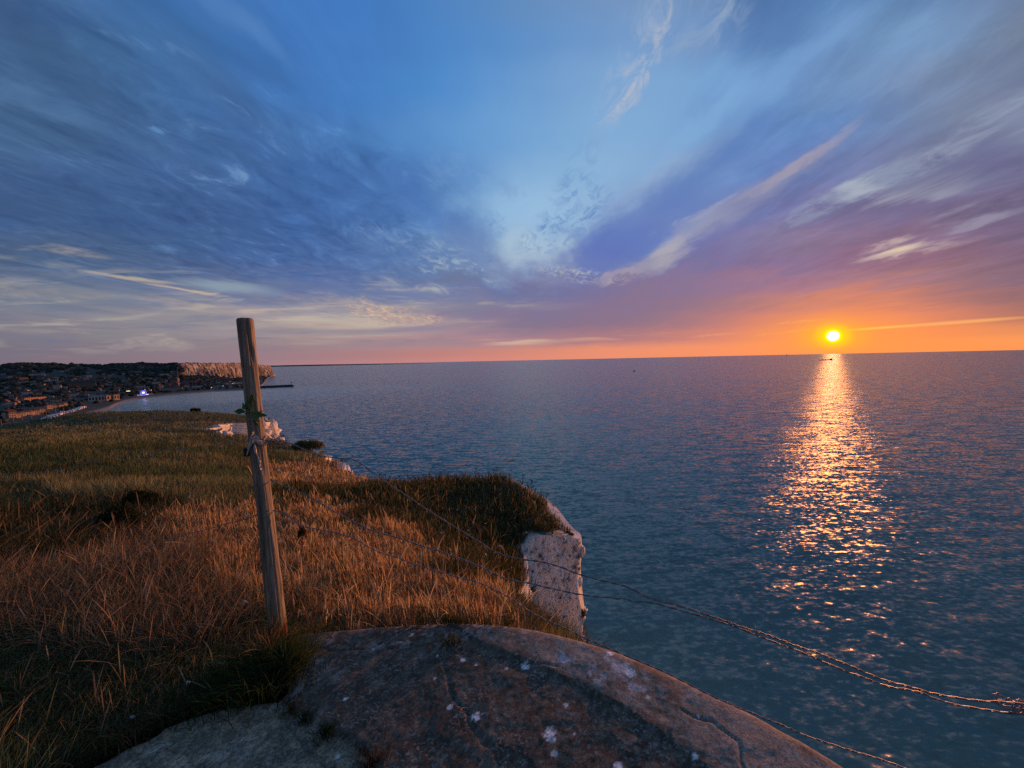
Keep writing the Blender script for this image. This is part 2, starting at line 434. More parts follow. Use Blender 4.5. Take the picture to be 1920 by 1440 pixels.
# ---------------------------------------------------------------- sea
def sea_material():
    m, t, b = mat_new('sea_water')
    tc = t.new('ShaderNodeTexCoord').outputs['Object']
    wdir = R(28)
    s = None
    def crest(theta, wl, stretch, amp, detail=2, w=0.0):
        # waves whose crests run along bearing theta; the surface tilts across them
        v = t.mapping(tc, rot=(0, 0, -theta), sc=(stretch / wl, 1 / wl, 1))
        v = t.vm('ADD', v, (w, w * 2, 0))
        n = t.m('SUBTRACT', t.noise(v, 1.0, detail, .55, .3).outputs[0], .5)
        return t.vm('SCALE', (-math.sin(theta) * amp, math.cos(theta) * amp, 0), None, n)
    def choppy(wl, amp, detail=3):
        n = t.noise(t.mapping(tc, sc=(.5 / wl, 1 / wl, 1)), 1.0, detail, .6, .2).outputs['Color']
        return t.vm('MULTIPLY', t.vm('SUBTRACT', n, (.5, .5, .5)), (amp, amp, 0))
    gust = t.mr(t.noise(t.mapping(tc, rot=(0, 0, .3), sc=(.0016, .004, 1)), 1.0, 4, .55).outputs[0], .35, .65, .72, 1.15)
    sl = t.vm('ADD', t.vm('ADD', crest(R(98), 8.5, .26, .56, w=3.1), crest(R(20), 4.8, .26, .80)), t.vm('ADD', crest(R(62), 30, .4, .16, w=7.7), choppy(1.5, 1.2)))
    # sheltered water in the bay and the glassy lane off the pier lie calmer
    bay = t.mapping(tc, loc=(-840, 1230, 0), rot=(0, 0, R(-28)), sc=(420, 330, 1), typ='TEXTURE')
    f1 = t.mr(t.vm('LENGTH', bay), 1.25, .6, 0, .72)
    lane = t.mapping(tc, loc=(-640, 1480, 0), rot=(0, 0, R(4)), sc=(700, 230, 1), typ='TEXTURE')
    f2 = t.mr(t.vm('LENGTH', t.vm('ADD', lane, t.vm('SCALE', t.noise(tc, .004, 3).outputs['Color'], None, .6))), 1.3, .5, 0, .55)
    calm = t.m('SUBTRACT', 1.0, t.m('MAXIMUM', f1, f2))
    sl = t.vm('SCALE', sl, None, t.m('MULTIPLY', gust, calm))
    nrm = t.vm('NORMALIZE', t.vm('ADD', sl, (-.022, -.062, 1)))
    # small shoreward lean of the normals, added so reflections show higher, less orange sky
    t.put(b.inputs['Normal'], nrm)
    dep = t.mr(t.noise(tc, .01, 3).outputs[0], .3, .7)
    t.put(b.inputs['Base Color'], t.mix(dep, (.058, .138, .142), (.070, .165, .160)))
    b.inputs['Roughness'].default_value = .16
    b.inputs['IOR'].default_value = 1.42
    return m
sea = mesh_obj('sea', [(-90000, -2000, 0), (90000, -2000, 0), (90000, 150000, 0), (-90000, 150000, 0)], [(0, 1, 2, 3)], sea_material())
tag(sea, kind='structure')

# ---------------------------------------------------------------- the grassy cliff top
G = .16   # plants lift the outline seen in the photograph above the soil
_cp = []
def cp(px, py, D, lift=G):
    p = at(px, py, D); _cp.append((p[0], p[1], p[2] - lift)); return p
for x, y, z in ((-1.9, 1.4, -1.80), (-3, 1.5, -1.70), (-3, 3, -1.82), (-1.2, 3.0, -1.98), (0, 3.0, -2.05), (.5, 2.6, -2.28), (.55, 3.4, -2.75), (-6, 2, -1.7),
                (-1.2, .3, -1.72), (1.0, .3, -1.9), (-8, -3, -1.5), (0, -3, -1.6), (1.6, -3, -1.7), (-12, 4, -2.0), (-20, -8, -2.0), (-60, -8, -3.0), (1.3, 1.5, -2.1)):
    _cp.append((x, y, EYE + z))
for a in ((900, 1110, 4), (850, 1050, 5), (800, 1010, 6.3), (850, 960, 8.5), (700, 1000, 5.5), (600, 950, 7), (500, 1000, 5),
          (200, 1000, 5), (200, 900, 9), (200, 830, 20), (200, 792, 40), (60, 1000, 5), (60, 900, 9.5), (60, 830, 22), (400, 900, 9),
          (400, 850, 15), (400, 815, 26), (600, 905, 12), (1000, 960, 8.8), (1058, 985, 8.9), (1000, 985, 8.0), (985, 1060, 7.0), (977, 1110, 5.9),
          (1025, 1186, 4.4), (1040, 937, 9.7), (985, 905, 10.6), (930, 887, 11.6), (870, 889, 12), (771, 893, 11.6), (705, 898, 12), (700, 901, 15),
          (640, 866, 20), (612, 853, 22), (560, 832, 27), (520, 827, 29), (470, 822, 31), (430, 816, 33), (402, 800, 36), (440, 792, 42), (490, 786, 44),
          (505, 788, 46), (482, 781, 55), (430, 774, 62), (350, 771, 64), (250, 772, 62), (150, 774, 60), (70, 787, 54), (10, 799, 48), (-60, 812, 44),
          (300, 800, 40), (300, 830, 22), (560, 870, 18)):
    cp(*a, lift=.07 if a[2] < 6 else G)
for x, y, z in ((-45, 84, -15), (-70, 84, -16), (-95, 75, -16), (-120, 60, -15), (-120, 20, -9), (-30, 84, -14)):
    _cp.append((x, y, EYE + z))
_cp = np.array(_cp)

def tps_fit(P):
    n = len(P); S = P[:, :2]
    # metric that grows coarser with distance keeps near detail and far smoothness
    d2 = ((S[:, None] - S[None]) ** 2).sum(-1)
    K = np.where(d2 > 0, .5 * d2 * np.log(d2 + 1e-12), 0) + np.eye(n) * .02
    A = np.zeros((n + 3, n + 3)); A[:n, :n] = K; A[:n, n] = 1; A[:n, n + 1:] = S; A[n, :n] = 1; A[n + 1:, :n] = S.T
    b = np.zeros(n + 3); b[:n] = P[:, 2]
    return np.linalg.solve(A, b)
_q = lambda x, y: (np.sign(x) * np.log1p(np.abs(x) / 2.5), np.sign(y) * np.log1p(np.abs(y) / 2.5))
_cq = _cp.copy(); _cq[:, 0], _cq[:, 1] = _q(_cp[:, 0], _cp[:, 1])
_w = tps_fit(_cq)
def ground_z(x, y, detail=True):
    x = np.asarray(x, float); y = np.asarray(y, float)
    qx, qy = _q(x, y)
    out = np.zeros(x.shape)
    n = len(_cq)
    fx, fy = qx.ravel(), qy.ravel(); z = np.zeros(fx.size)
    for s in range(0, fx.size, 20000):
        e = slice(s, s + 20000)
        d2 = (fx[e, None] - _cq[None, :, 0]) ** 2 + (fy[e, None] - _cq[None, :, 1]) ** 2
        z[e] = (.5 * d2 * np.log(d2 + 1e-12)) @ _w[:n] + _w[n] + _w[n + 1] * fx[e] + _w[n + 2] * fy[e]
    z = z.reshape(x.shape)
    if detail:
        r = np.hypot(x, y)
        z = z + (fbm(x * .9, y * .9, 3, 5) - .5) * np.clip(r * .03, .02, .35) + (fbm(x * .15 + 9, y * .15, 3, 8) - .5) * np.clip((r - 8) * .03, 0, .8)
    return z

def xy(px, py, D): p = at(px, py, D); return (p[0], p[1])
EDGE = [(1.75, -14), (1.7, -4), (1.55, -1), (1.40, .5), (1.1, 1.5), (.80, 2.05), (.58, 2.6), (.50, 3.2), (.50, 3.9), xy(1052, 1185, 4.5), xy(1000, 1150, 5.1), xy(977, 1110, 5.9), xy(985, 1060, 7.0),
        xy(990, 1010, 7.8), xy(1003, 985, 8.05), xy(1045, 990, 8.3), xy(1075, 1000, 8.5), xy(1086, 1008, 8.7), xy(1084, 996, 9.0), xy(1062, 962, 9.3), xy(1040, 937, 9.8), xy(1005, 914, 10.4),
        xy(970, 899, 11.1), xy(930, 887, 11.8), xy(870, 889, 12.3), xy(820, 890, 12.4), xy(771, 893, 12.1), xy(730, 896, 12.0), xy(702, 898, 12.6), xy(705, 900, 14.0),
        xy(703, 901, 15.5), xy(672, 884, 17.6), xy(640, 865, 20), xy(612, 852, 22.5), xy(585, 842, 25), xy(560, 831, 27.5), xy(520, 826, 29.5), xy(494, 822, 31), xy(465, 821, 32),
        xy(430, 815, 34), xy(402, 799, 37.5), xy(415, 795, 40), xy(440, 791.5, 42.5), xy(466, 789, 44), xy(492, 786, 45.5), xy(507, 789, 47), xy(500, 783, 52), xy(484, 780, 60), (-49, 72), (-60, 86), (-74, 92),
        (-100, 88), (-130, 62), (-130, 20), (-80, -14), (-30, -14)]
EDGE = np.array(EDGE)
def dense_outline(E):
    out = []
    n = len(E)
    for i in range(n):
        a, b = E[i], E[(i + 1) % n]
        r = max(1.0, min(np.hypot(*a), np.hypot(*b)))
        far = (a[0] < -50 or a[1] < -3 or b[1] < -3)
        k = max(1, int(np.hypot(*(b - a)) / (8 if far else max(.06, r * .012))))
        for j in range(k): out.append(a + (b - a) * j / k)
    out = np.array(out)
    r = np.hypot(out[:, 0], out[:, 1])
    t = np.roll(out, -1, 0) - np.roll(out, 1, 0); t /= np.linalg.norm(t, axis=1)[:, None]
    nrm = np.stack([t[:, 1], -t[:, 0]], 1)      # outward
    arc = np.cumsum(np.linalg.norm(np.roll(out, -1, 0) - out, axis=1))
    amp = np.clip(r * .018, 0, 1.2)
    w = (fbm(arc * .9, arc * 0, 3, 3) - .5) * amp * 2 + (fbm(arc * 5, arc * 0, 2, 4) - .5) * np.clip(r * .008, .0, .1)
    return out + nrm * w[:, None], nrm
OUT, ONRM = dense_outline(EDGE)

def grass_tone(x, y):
    return fbm(x * .25 + 3, y * .25, 4, 21)

# terrain sheet
a_ = np.linspace(-2.6, 1.2, 190); l_ = np.linspace(math.log(.7), math.log(95), 150)
A_, L_ = np.meshgrid(a_, l_); DD = np.exp(L_)
gx = (A_ * DD).ravel(); gy = DD.ravel()
gx = gx + RNG.normal(0, .003, gx.shape) * gy; gy = gy * (1 + RNG.normal(0, .003, gy.shape))
bx, by = np.meshgrid(np.linspace(-100, 2, 26), np.linspace(-13, .6, 8)); gx = np.append(gx, bx.ravel()); gy = np.append(gy, by.ravel())
ok = in_poly(gx, gy, OUT)
gx, gy = gx[ok], gy[ok]
d2m = np.full(len(gx), 1e9)
for s in range(0, len(gx), 4000):
    d2m[s:s + 4000] = ((gx[s:s + 4000, None] - OUT[None, :, 0]) ** 2 + (gy[s:s + 4000, None] - OUT[None, :, 1]) ** 2).min(1)
keep = d2m > (np.maximum(.03, np.hypot(gx, gy) * .006)) ** 2
gx, gy = gx[keep], gy[keep]
nO = len(OUT)
pts2 = [Vector(p) for p in OUT] + [Vector((float(x), float(y))) for x, y in zip(gx, gy)]
vv, ee, ff, ov, oe, of_ = delaunay_2d_cdt(pts2, [(i, (i + 1) % nO) for i in range(nO)], [list(range(nO))], 1, 1e-5)
vx = np.array([v[0] for v in vv]); vy = np.array([v[1] for v in vv])
vz = ground_z(vx, vy)
tri = np.array([f[:3] for f in ff], dtype=np.int32)
_sea = np.array([p for p in OUT if p[1] > 2 and np.hypot(*p) < 62 and p[0] > -45])
lipd = np.full(len(vx), 9.0)
for s in range(0, len(vx), 4000):
    lipd[s:s + 4000] = np.sqrt(((vx[s:s + 4000, None] - _sea[None, :, 0]) ** 2 + (vy[s:s + 4000, None] - _sea[None, :, 1]) ** 2).min(1))
lw = (.10 + .25 * fbm(vx * 3, vy * 3, 3, 87)) * np.where((vy > 8.3) & (vy < 10) & (vx > .85), 1.6, .5) * np.clip(vy / 9, .5, 4)
bare = np.clip((lw - lipd) / .05 + .5, 0, 1)
def ground_material():
    m, t, b = mat_new('turf_soil')
    tc = t.new('ShaderNodeTexCoord').outputs['Object']
    n = t.noise(tc, 2.2, 8, .7).outputs[0]
    n2 = t.noise(tc, .35, 5, .6).outputs[0]
    c = t.ramp(n, [(.3, (.018, .014, .008)), (.5, (.045, .040, .018)), (.72, (.12, .085, .045))])
    c2 = t.ramp(n2, [(.35, (.020, .030, .010)), (.6, (.085, .060, .028))])
    t.put(b.inputs['Base Color'], t.mix(.5, c, c2))
    a = t.new('ShaderNodeAttribute', attribute_name='Col').outputs['Color']
    t.put(b.inputs['Base Color'], t.mix(t.sep(a)[0], t.mix(.5, c, c2), t.ramp(n, [(.4, (.12, .12, .10)), (.5, (.6, .6, .62))])))
    b.inputs['Roughness'].default_value = .95
    bm = t.new('ShaderNodeBump'); bm.inputs['Strength'].default_value = .8; bm.inputs['Distance'].default_value = .05
    t.put(bm.inputs['Height'], n); t.l.new(bm.outputs[0], b.inputs['Normal'])
    return m
terrain = mesh_obj('ground', np.stack([vx, vy, vz], 1), tri, ground_material(), smooth=True, cols=np.repeat(bare[:, None], 3, 1))
tag(terrain, kind='structure')

# chalk cliff below the turf edge
def chalk_material(name='chalk', sc=1.0, grime=.5):
    m, t, b = mat_new(name)
    tc = t.new('ShaderNodeTexCoord').outputs['Object']
    n = t.noise(t.mapping(tc, sc=(sc, sc, sc * .35)), 2.5, 8, .62, .6).outputs[0]
    n2 = t.noise(t.mapping(tc, sc=(sc, sc, sc * .55)), 9.0, 6, .65, .3).outputs[0]
    n3 = t.noise(tc, 11.0 * sc, 5, .65).outputs[0]
    base = t.ramp(n, [(.30, (.45, .46, .50)), (.48, (.74, .77, .83)), (.66, (.84, .87, .92))])
    base = t.mix(t.mr(n2, .54, .60, 0, grime), base, (.13, .12, .09))
    base = t.mix(t.mr(n3, .58, .64, 0, .85), base, (.05, .05, .04))
    wn = t.noise(t.mapping(tc, sc=(sc * 3, sc * 3, sc * .3)), 3.0, 4, .6).outputs[0]
    base = t.mix(t.mr(wn, .54, .68, 0, .3), base, (.50, .42, .42))
    t.put(b.inputs['Base Color'], base)
    b.inputs['Roughness'].default_value = .9
    bm = t.new('ShaderNodeBump'); bm.inputs['Strength'].default_value = 1.0; bm.inputs['Distance'].default_value = .12 / sc
    t.put(bm.inputs['Height'], t.m('ADD', t.m('ADD', n, t.m('MULTIPLY', n2, .35)), t.m('MULTIPLY', n3, .12)))
    t.l.new(bm.outputs[0], b.inputs['Normal'])
    return m
M_CHALK = chalk_material(sc=1.6, grime=.7)
zt = ground_z(OUT[:, 0], OUT[:, 1])
K = 46
tt = np.linspace(0, 1, K) ** 2.4
rows = []
arc = np.cumsum(np.linalg.norm(np.roll(OUT, -1, 0) - OUT, axis=1))
rr = np.clip(np.hypot(OUT[:, 0], OUT[:, 1]), 1, 60)
for k in range(K):
    z = zt * (1 - tt[k]) + (-2.0) * tt[k]
    dep = zt - z
    amp = np.clip(dep * .8, 0, 1) * np.clip(rr * .021, .06, 1.2)
    w = (fbm(arc * 1.6, dep * .35, 4, 31) - .5) * amp * 2.2 + (fbm(arc * 5.5, dep * 2.2, 3, 37) - .5) * amp * 1.3 + (fbm(arc * 16, dep * 7, 2, 38) - .5) * np.clip(amp * .35, 0, .06)
    w = w + (np.round(fbm(arc * 3.2, dep * .9, 3, 33) * 9) / 9 - .5) * amp * .8 + (fbm(arc * 8, dep * .5, 2, 34) - .5) * amp * .7
    w = w + np.clip(dep, 0, 90) * .012
    P = OUT + ONRM * w[:, None]
    rows.append(np.stack([P[:, 0], P[:, 1], z], 1))
V = np.concatenate(rows)
i = np.arange(nO); j = (i + 1) % nO
Q = np.concatenate([np.stack([k * nO + i, (k + 1) * nO + i, (k + 1) * nO + j, k * nO + j], 1) for k in range(K - 1)])
# broken blocks, ledges and fallen-out scars standing proud of the face
bmx = bmesh.new(); bmesh.ops.create_icosphere(bmx, subdivisions=3, radius=1)
RV = np.array([v.co[:] for v in bmx.verts]); RF = [[v.index for v in f.verts] for f in bmx.faces]; bmx.free()
cliffV = [V]; cliffF = [tuple(r) for r in Q.tolist()]; nv_ = len(V); WALLPTS = []
seen = [k for k in range(nO) if OUT[k][1] > 2 and np.hypot(*OUT[k]) < 62 and OUT[k][0] > -45]
sr = random.Random(5)
near_ = [k for k in seen if 4 < np.hypot(*OUT[k]) < 10.2]
for _ in range(1300):
    k = sr.choice(near_ if sr.random() < .45 else seen); rk = np.hypot(*OUT[k]); dep = abs(sr.gauss(0, 1)) * min(rk * .28, 3.5)
    kk = int(np.searchsorted((zt[k] + 2) * tt, dep)); kk = min(max(kk, 0), K - 1)
    p = V[kk * nO + k]; nn = ONRM[k]
    WALLPTS.append((p[0] + nn[0] * .03, p[1] + nn[1] * .03, p[2], nn[0], nn[1], rk))
    if sr.random() < .55: continue
    r = sr.uniform(.03, .13) * np.clip(rk * .10, .8, 4); sc_ = np.array([1, 1, sr.uniform(.6, 1.8)]) * r
    q_ = RV * (1 + (fbm(RV[:, 0] * 1.7 + k, RV[:, 1] * 1.7 + RV[:, 2] * 1.3, 3, 77) - .5) * 1.3)[:, None]
    q_ = np.round(q_ * 2.6) / 2.6 * .75 + q_ * .25
    q_ = q_ * sc_
    cliffV.append(q_ + np.array([p[0] - nn[0] * r * .40, p[1] - nn[1] * r * .40, p[2] - r * .7])); cliffF += [tuple(i_ + nv_ for i_ in f_) for f_ in RF]; nv_ += len(RV)
cliff = mesh_obj('cliff_face', np.concatenate(cliffV), cliffF, M_CHALK, smooth=True)
tag(cliff, kind='structure')

# ---------------------------------------------------------------- concrete bunker roof
def bz(px, py, z=-1.6): p = on_level(px, py, EYE + z); return (p[0], p[1])
RIM = spline([bz(492, 1230), bz(505, 1197), bz(560, 1180), bz(700, 1166), bz(830, 1160), bz(960, 1167), bz(1040, 1182), bz(1150, 1213), bz(1300, 1276), bz(1460, 1354), bz(1615, 1446), (1.42, 1.15), (1.5, .6), (1.45, -.1), (1.2, -.9), (.6, -1.5), (-.3, -1.7)], 150)
LFT = spline([(-.3, -1.7), (-1.4, -1.2), (-2.0, -.2), (-2.15, .8), bz(60, 1475), bz(200, 1402), bz(300, 1348), bz(400, 1312), bz(480, 1300), bz(535, 1290), bz(520, 1250), bz(492, 1230)], 90)
SLAB = np.vstack([RIM, LFT[1:-1]])
STEP = [bz(520, 1295), bz(545, 1335), bz(600, 1362), bz(655, 1392), bz(690, 1420), bz(715, 1470), (-.45, .9), (-.4, 0), (-.3, -1.5)]
INNER = [bz(870, 1185), bz(900, 1205), bz(955, 1228), bz(1020, 1256), bz(1095, 1290), bz(1170, 1332), bz(1250, 1388), bz(1330, 1452), (1.05, 1.1), (1.1, .4)]
def dist_line(x, y, L):
    """distance to a polyline and signed side (positive on its right)"""
    best = np.full(x.shape, 1e9); side = np.zeros(x.shape)
    for (x1, y1), (x2, y2) in zip(L[:-1], L[1:]):
        dx, dy = x2 - x1, y2 - y1; l2 = dx * dx + dy * dy
        t = np.clip(((x - x1) * dx + (y - y1) * dy) / l2, 0, 1)
        d = np.hypot(x - x1 - t * dx, y - y1 - t * dy)
        s = (x - x1) * dy - (y - y1) * dx
        u = d < best
        best = np.where(u, d, best); side = np.where(u, s, side)
    return best, side
def dist_closed(x, y, L): return dist_line(x, y, [tuple(p) for p in L] + [tuple(L[0])])[0]

def slab_fields(x, y):
    dr = dist_closed(x, y, SLAB)
    ds, ss = dist_line(x, y, STEP); di, si = dist_line(x, y, INNER)
    left = ss < 0           # left of the joint: the lower slab
    sm = lambda e, w: np.clip(e / w, 0, 1) ** 2 * (3 - 2 * np.clip(e / w, 0, 1))
    z = -1.60 + .022 * np.clip(1 - ((x + .2) ** 2 + (y - .9) ** 2) / 2.4, 0, 1)
    sgn = np.where(ss > 0, -ds, ds)
    z = z - .018 * (1 - sm(sgn + .02, .05))
    z = z - .008 * np.exp(-(ds / .010) ** 2)
    sgi = np.where(si > 0, di, -di)          # + on the right = inner disc
    z = z - .006 * sm(sgi + .01, .03)
    edge = .05 * np.exp(-dr / .022)
    z = z - edge * (1 - .0)
    z = z + (fbm(x * 2.2, y * 2.2, 3, 41) - .5) * .012 + (fbm(x * 14, y * 14, 4, 43) - .5) * .006 + (fbm(x * 70, y * 70, 2, 47) - .5) * .0025
    cr = []
    for L in CRACKS:
        d, _ = dist_line(x + (fbm(x * 9, y * 9, 3, 51) - .5) * .07, y + (fbm(x * 9 + 5, y * 9, 3, 53) - .5) * .07, L)
        cr.append(d)
    cd = np.min(cr, axis=0)
    z = z - .008 * np.exp(-(cd / .005) ** 2)
    return z, dr, sgn, sgi, cd
CRACKS = [[bz(600, 1215), bz(700, 1222), bz(800, 1212), bz(880, 1225), bz(960, 1240), bz(1050, 1258)], [bz(1270, 1330), bz(1330, 1350), bz(1380, 1400), bz(1390, 1450)], [bz(1110, 1292), bz(1112, 1345)],
          [bz(520, 1340), bz(580, 1400), bz(640, 1450)], [bz(60, 1440), bz(180, 1420), bz(290, 1405)], [bz(300, 1395), bz(345, 1412), bz(420, 1445)], [bz(830, 1225), bz(860, 1330), bz(930, 1440)]]
xs = np.arange(-2.3, 1.62, .0085); ys = np.arange(-.2, 2.5, .0085)
GX, GY = np.meshgrid(xs, ys)
ins = in_poly(GX, GY, SLAB)
vis = ins
z, dr, sgn, sgi, cd = slab_fields(GX, GY)
# stains: lichen greys, pale scoured rim band, bird droppings
n_a = fbm(GX * 3, GY * 3, 5, 61); n_b = fbm(GX * 22, GY * 22, 4, 63); n_c = fbm(GX * 60, GY * 60, 3, 67); n_d = fbm(GX * 1.1 + 4, GY * 1.1, 3, 69)
c = np.zeros(GX.shape + (3,))
moss = np.array([.046, .041, .030]); grey = np.array([.122, .106, .083]); pale = np.array([.36, .35, .34]); tanc = np.array([.29, .25, .175]); white = np.array([.66, .70, .74])
f = np.clip((n_b * .5 + n_c * .5 - .40) / .25, 0, 1)[..., None]
c[:] = moss * (1 - f) + grey * f
band = (np.clip(-sgi / .05, 0, 1) * (sgi < 0) * np.clip((GX + .35) / .5, 0, 1))[..., None]
k = np.clip((n_b * .45 + n_a * .55 - .33) / .2, 0, 1)[..., None]
c = c * (1 - band * .75) + (grey * 1.05 * (1 - k) + np.array([.29, .265, .235]) * k) * band * .75
rust = (np.clip(1 - dr / .10, 0, 1) * np.clip((n_a - .4) / .15, 0, 1) * (GX > .3))[..., None]
c = c * (1 - rust * .4) + np.array([.12, .085, .06]) * rust * .4
lef = (sgn < 0)[..., None] * 1.0
lc = np.array([.125, .112, .082]) * (1 - f) + tanc * f
lc = lc * (.75 + .7 * np.clip((n_d - .3) / .4, 0, 1)[..., None])
c = c * (1 - lef) + lc * lef
lich = (np.clip((fbm(GX * 11, GY * 11, 5, 71) - .56) / .05, 0, 1) * np.clip((n_c - .42) / .1, 0, 1) * np.clip(1 - dr / .5, .15, 1))[..., None]
c = c * (1 - lich * .65) + pale * lich * .65
for px, py, r in ((1165, 1250, .07), (1060, 1240, .05), (1110, 1262, .07), (1180, 1295, .045), (990, 1240, .04), (1210, 1300, .03), (1140, 1232, .03), (1085, 1262, .04)):
    bx_, by_ = bz(px, py)
    s = (np.clip(1.3 - np.hypot((GX - bx_), (GY - by_) * .8) / r, 0, 1) * np.clip((fbm(GX * 18, GY * 18, 4, 73) - .50) / .08, 0, 1))[..., None]
    c = c * (1 - s * .75) + np.array([.52, .58, .68]) * s * .75
DROPS = [(843, 1317, .013), (893, 1336, .018), (1032, 1370, .024), (1060, 1315, .009), (772, 1180, .012), (648, 1302, .010), (633, 1403, .008), (1160, 1430, .020), (1302, 1409, .010), (1143, 1217, .014),
         (820, 1220, .006), (868, 1228, .012), (893, 1238, .008), (1075, 1367, .005), (815, 1262, .006), (1040, 1405, .010), (1215, 1300, .010), (950, 1246, .009), (700, 1208, .006), (1310, 1335, .007), (1180, 1252, .024), (985, 1241, .02)]
for px, py, r in DROPS:
    bx_, by_ = bz(px, py, -1.57)
    q = np.hypot(GX - bx_, (GY - by_) * .9) / r + (fbm(GX * 90, GY * 90, 3, 79) - .5) * 1.5
    s = np.clip((1.15 - q) / .3, 0, 1)[..., None]
    c = c * (1 - s) + white * s
rim_ln = (np.exp(-(cd / .006) ** 2) * np.clip((n_a - .38) / .15, 0, 1))[..., None]
c = c * (1 - rim_ln * .45) + np.array([.04, .036, .03]) * rim_ln * .45
hx, hy = bz(262, 1384, -1.65)
hole = np.clip((1.1 - np.hypot((GX - hx) / .085, (GY - hy) / .05) + (n_b - .5) * .8) / .35, 0, 1)
z = z - hole * .035; c = c * (1 - hole[..., None] * .75) + np.array([.035, .03, .028]) * hole[..., None] * .75
idx = -np.ones(GX.shape, int); idx[vis] = np.arange(vis.sum())
V = np.stack([GX[vis], GY[vis], z[vis] + EYE], 1)
q = np.stack([idx[:-1, :-1], idx[:-1, 1:], idx[1:, 1:], idx[1:, :-1]], -1).reshape(-1, 4)
q = q[(q >= 0).all(1)]
def concrete_material():
    m, t, b = mat_new('old_concrete')
    at_ = t.new('ShaderNodeAttribute', attribute_name='Col')
    tc = t.new('ShaderNodeTexCoord').outputs['Object']
    n = t.noise(tc, 110, 4, .75).outputs[0]; n2 = t.noise(tc, 26, 7, .75, .5).outputs[0]
    c = t.mix(.75, at_.outputs['Color'], t.ramp(n, [(.38, (.35,) * 3), (.6, (1.5,) * 3)]), 'MULTIPLY')
    c = t.mix(.75, c, t.ramp(n2, [(.38, (.66,) * 3), (.62, (1.35,) * 3)]), 'MULTIPLY')
    sp = t.noise(tc, 62, 3, .6, .3).outputs[0]; zone = t.noise(tc, 5, 5, .65).outputs[0]
    c = t.mix(t.m('MULTIPLY', t.mr(sp, .56, .62), t.mr(zone, .42, .62, .10, .55)), c, (.36, .37, .36))
    pit = t.noise(tc, 85, 2, .5, w=4.0).outputs[0]
    c = t.mix(t.mr(pit, .66, .72, 0, .8), c, (.015, .014, .012))
    t.put(b.inputs['Base Color'], c); b.inputs['Roughness'].default_value = .92
    bm = t.new('ShaderNodeBump'); bm.inputs['Strength'].default_value = .6; bm.inputs['Distance'].default_value = .005
    t.put(bm.inputs['Height'], t.m('ADD', t.m('MULTIPLY', n, .4), n2)); t.l.new(bm.outputs[0], b.inputs['Normal'])
    return m
M_CONC = concrete_material()
bunker = empty('concrete_bunker', (0, 0, EYE - 2))
tag(bunker, 'weathered grey concrete bunker roof with chips of white paint and cracks, at the cliff edge', 'bunker')
roof = mesh_obj('roof', V - np.array([0, 0, EYE - 2]), q, M_CONC, bunker, smooth=True, cols=c[vis])
# its wall drops from the rim
wz = slab_fields(SLAB[:, 0], SLAB[:, 1])[0]
ctr = SLAB.mean(0); n = len(SLAB)
rows = []
for k, (dz_, s_) in enumerate(((.0, .0), (-.02, .012), (-.10, .02), (-.35, .02), (-1.2, .0))):
    dv = SLAB - ctr; dv /= np.linalg.norm(dv, axis=1)[:, None]
    P = SLAB + dv * (s_ - .004)
    rows.append(np.stack([P[:, 0], P[:, 1], wz + dz_ + 2.0 - .004 + (fbm(SLAB[:, 0] * 8, SLAB[:, 1] * 8, 2, 5) - .5) * .02 * (k > 0)], 1))
V = np.concatenate(rows); i = np.arange(n); j = (i + 1) % n
Q = np.concatenate([np.stack([k * n + i, (k + 1) * n + i, (k + 1) * n + j, k * n + j], 1) for k in range(4)])
wall = mesh_obj('wall', V, Q, simple_mat('bunker_wall', (.10, .075, .055), .95, .4, 14), bunker, smooth=True)

# ---------------------------------------------------------------- grass
def blade_material(name='grass_blades', transl=.45):
    m = bpy.data.materials.new(name); m.use_nodes = True
    t = NT(m.node_tree); t.n.clear()
    a = t.new('ShaderNodeAttribute', attribute_name='Col').outputs['Color']
    dfs = t.new('ShaderNodeBsdfDiffuse'); tr = t.new('ShaderNodeBsdfTranslucent')
    t.put(dfs.inputs[0], a); t.put(tr.inputs[0], a)
    mx = t.new('ShaderNodeMixShader'); mx.inputs[0].default_value = transl
    t.l.new(dfs.outputs[0], mx.inputs[1]); t.l.new(tr.outputs[0], mx.inputs[2])
    o = t.new('ShaderNodeOutputMaterial'); t.l.new(mx.outputs[0], o.inputs[0])
    return m
M_BLADE = blade_material()

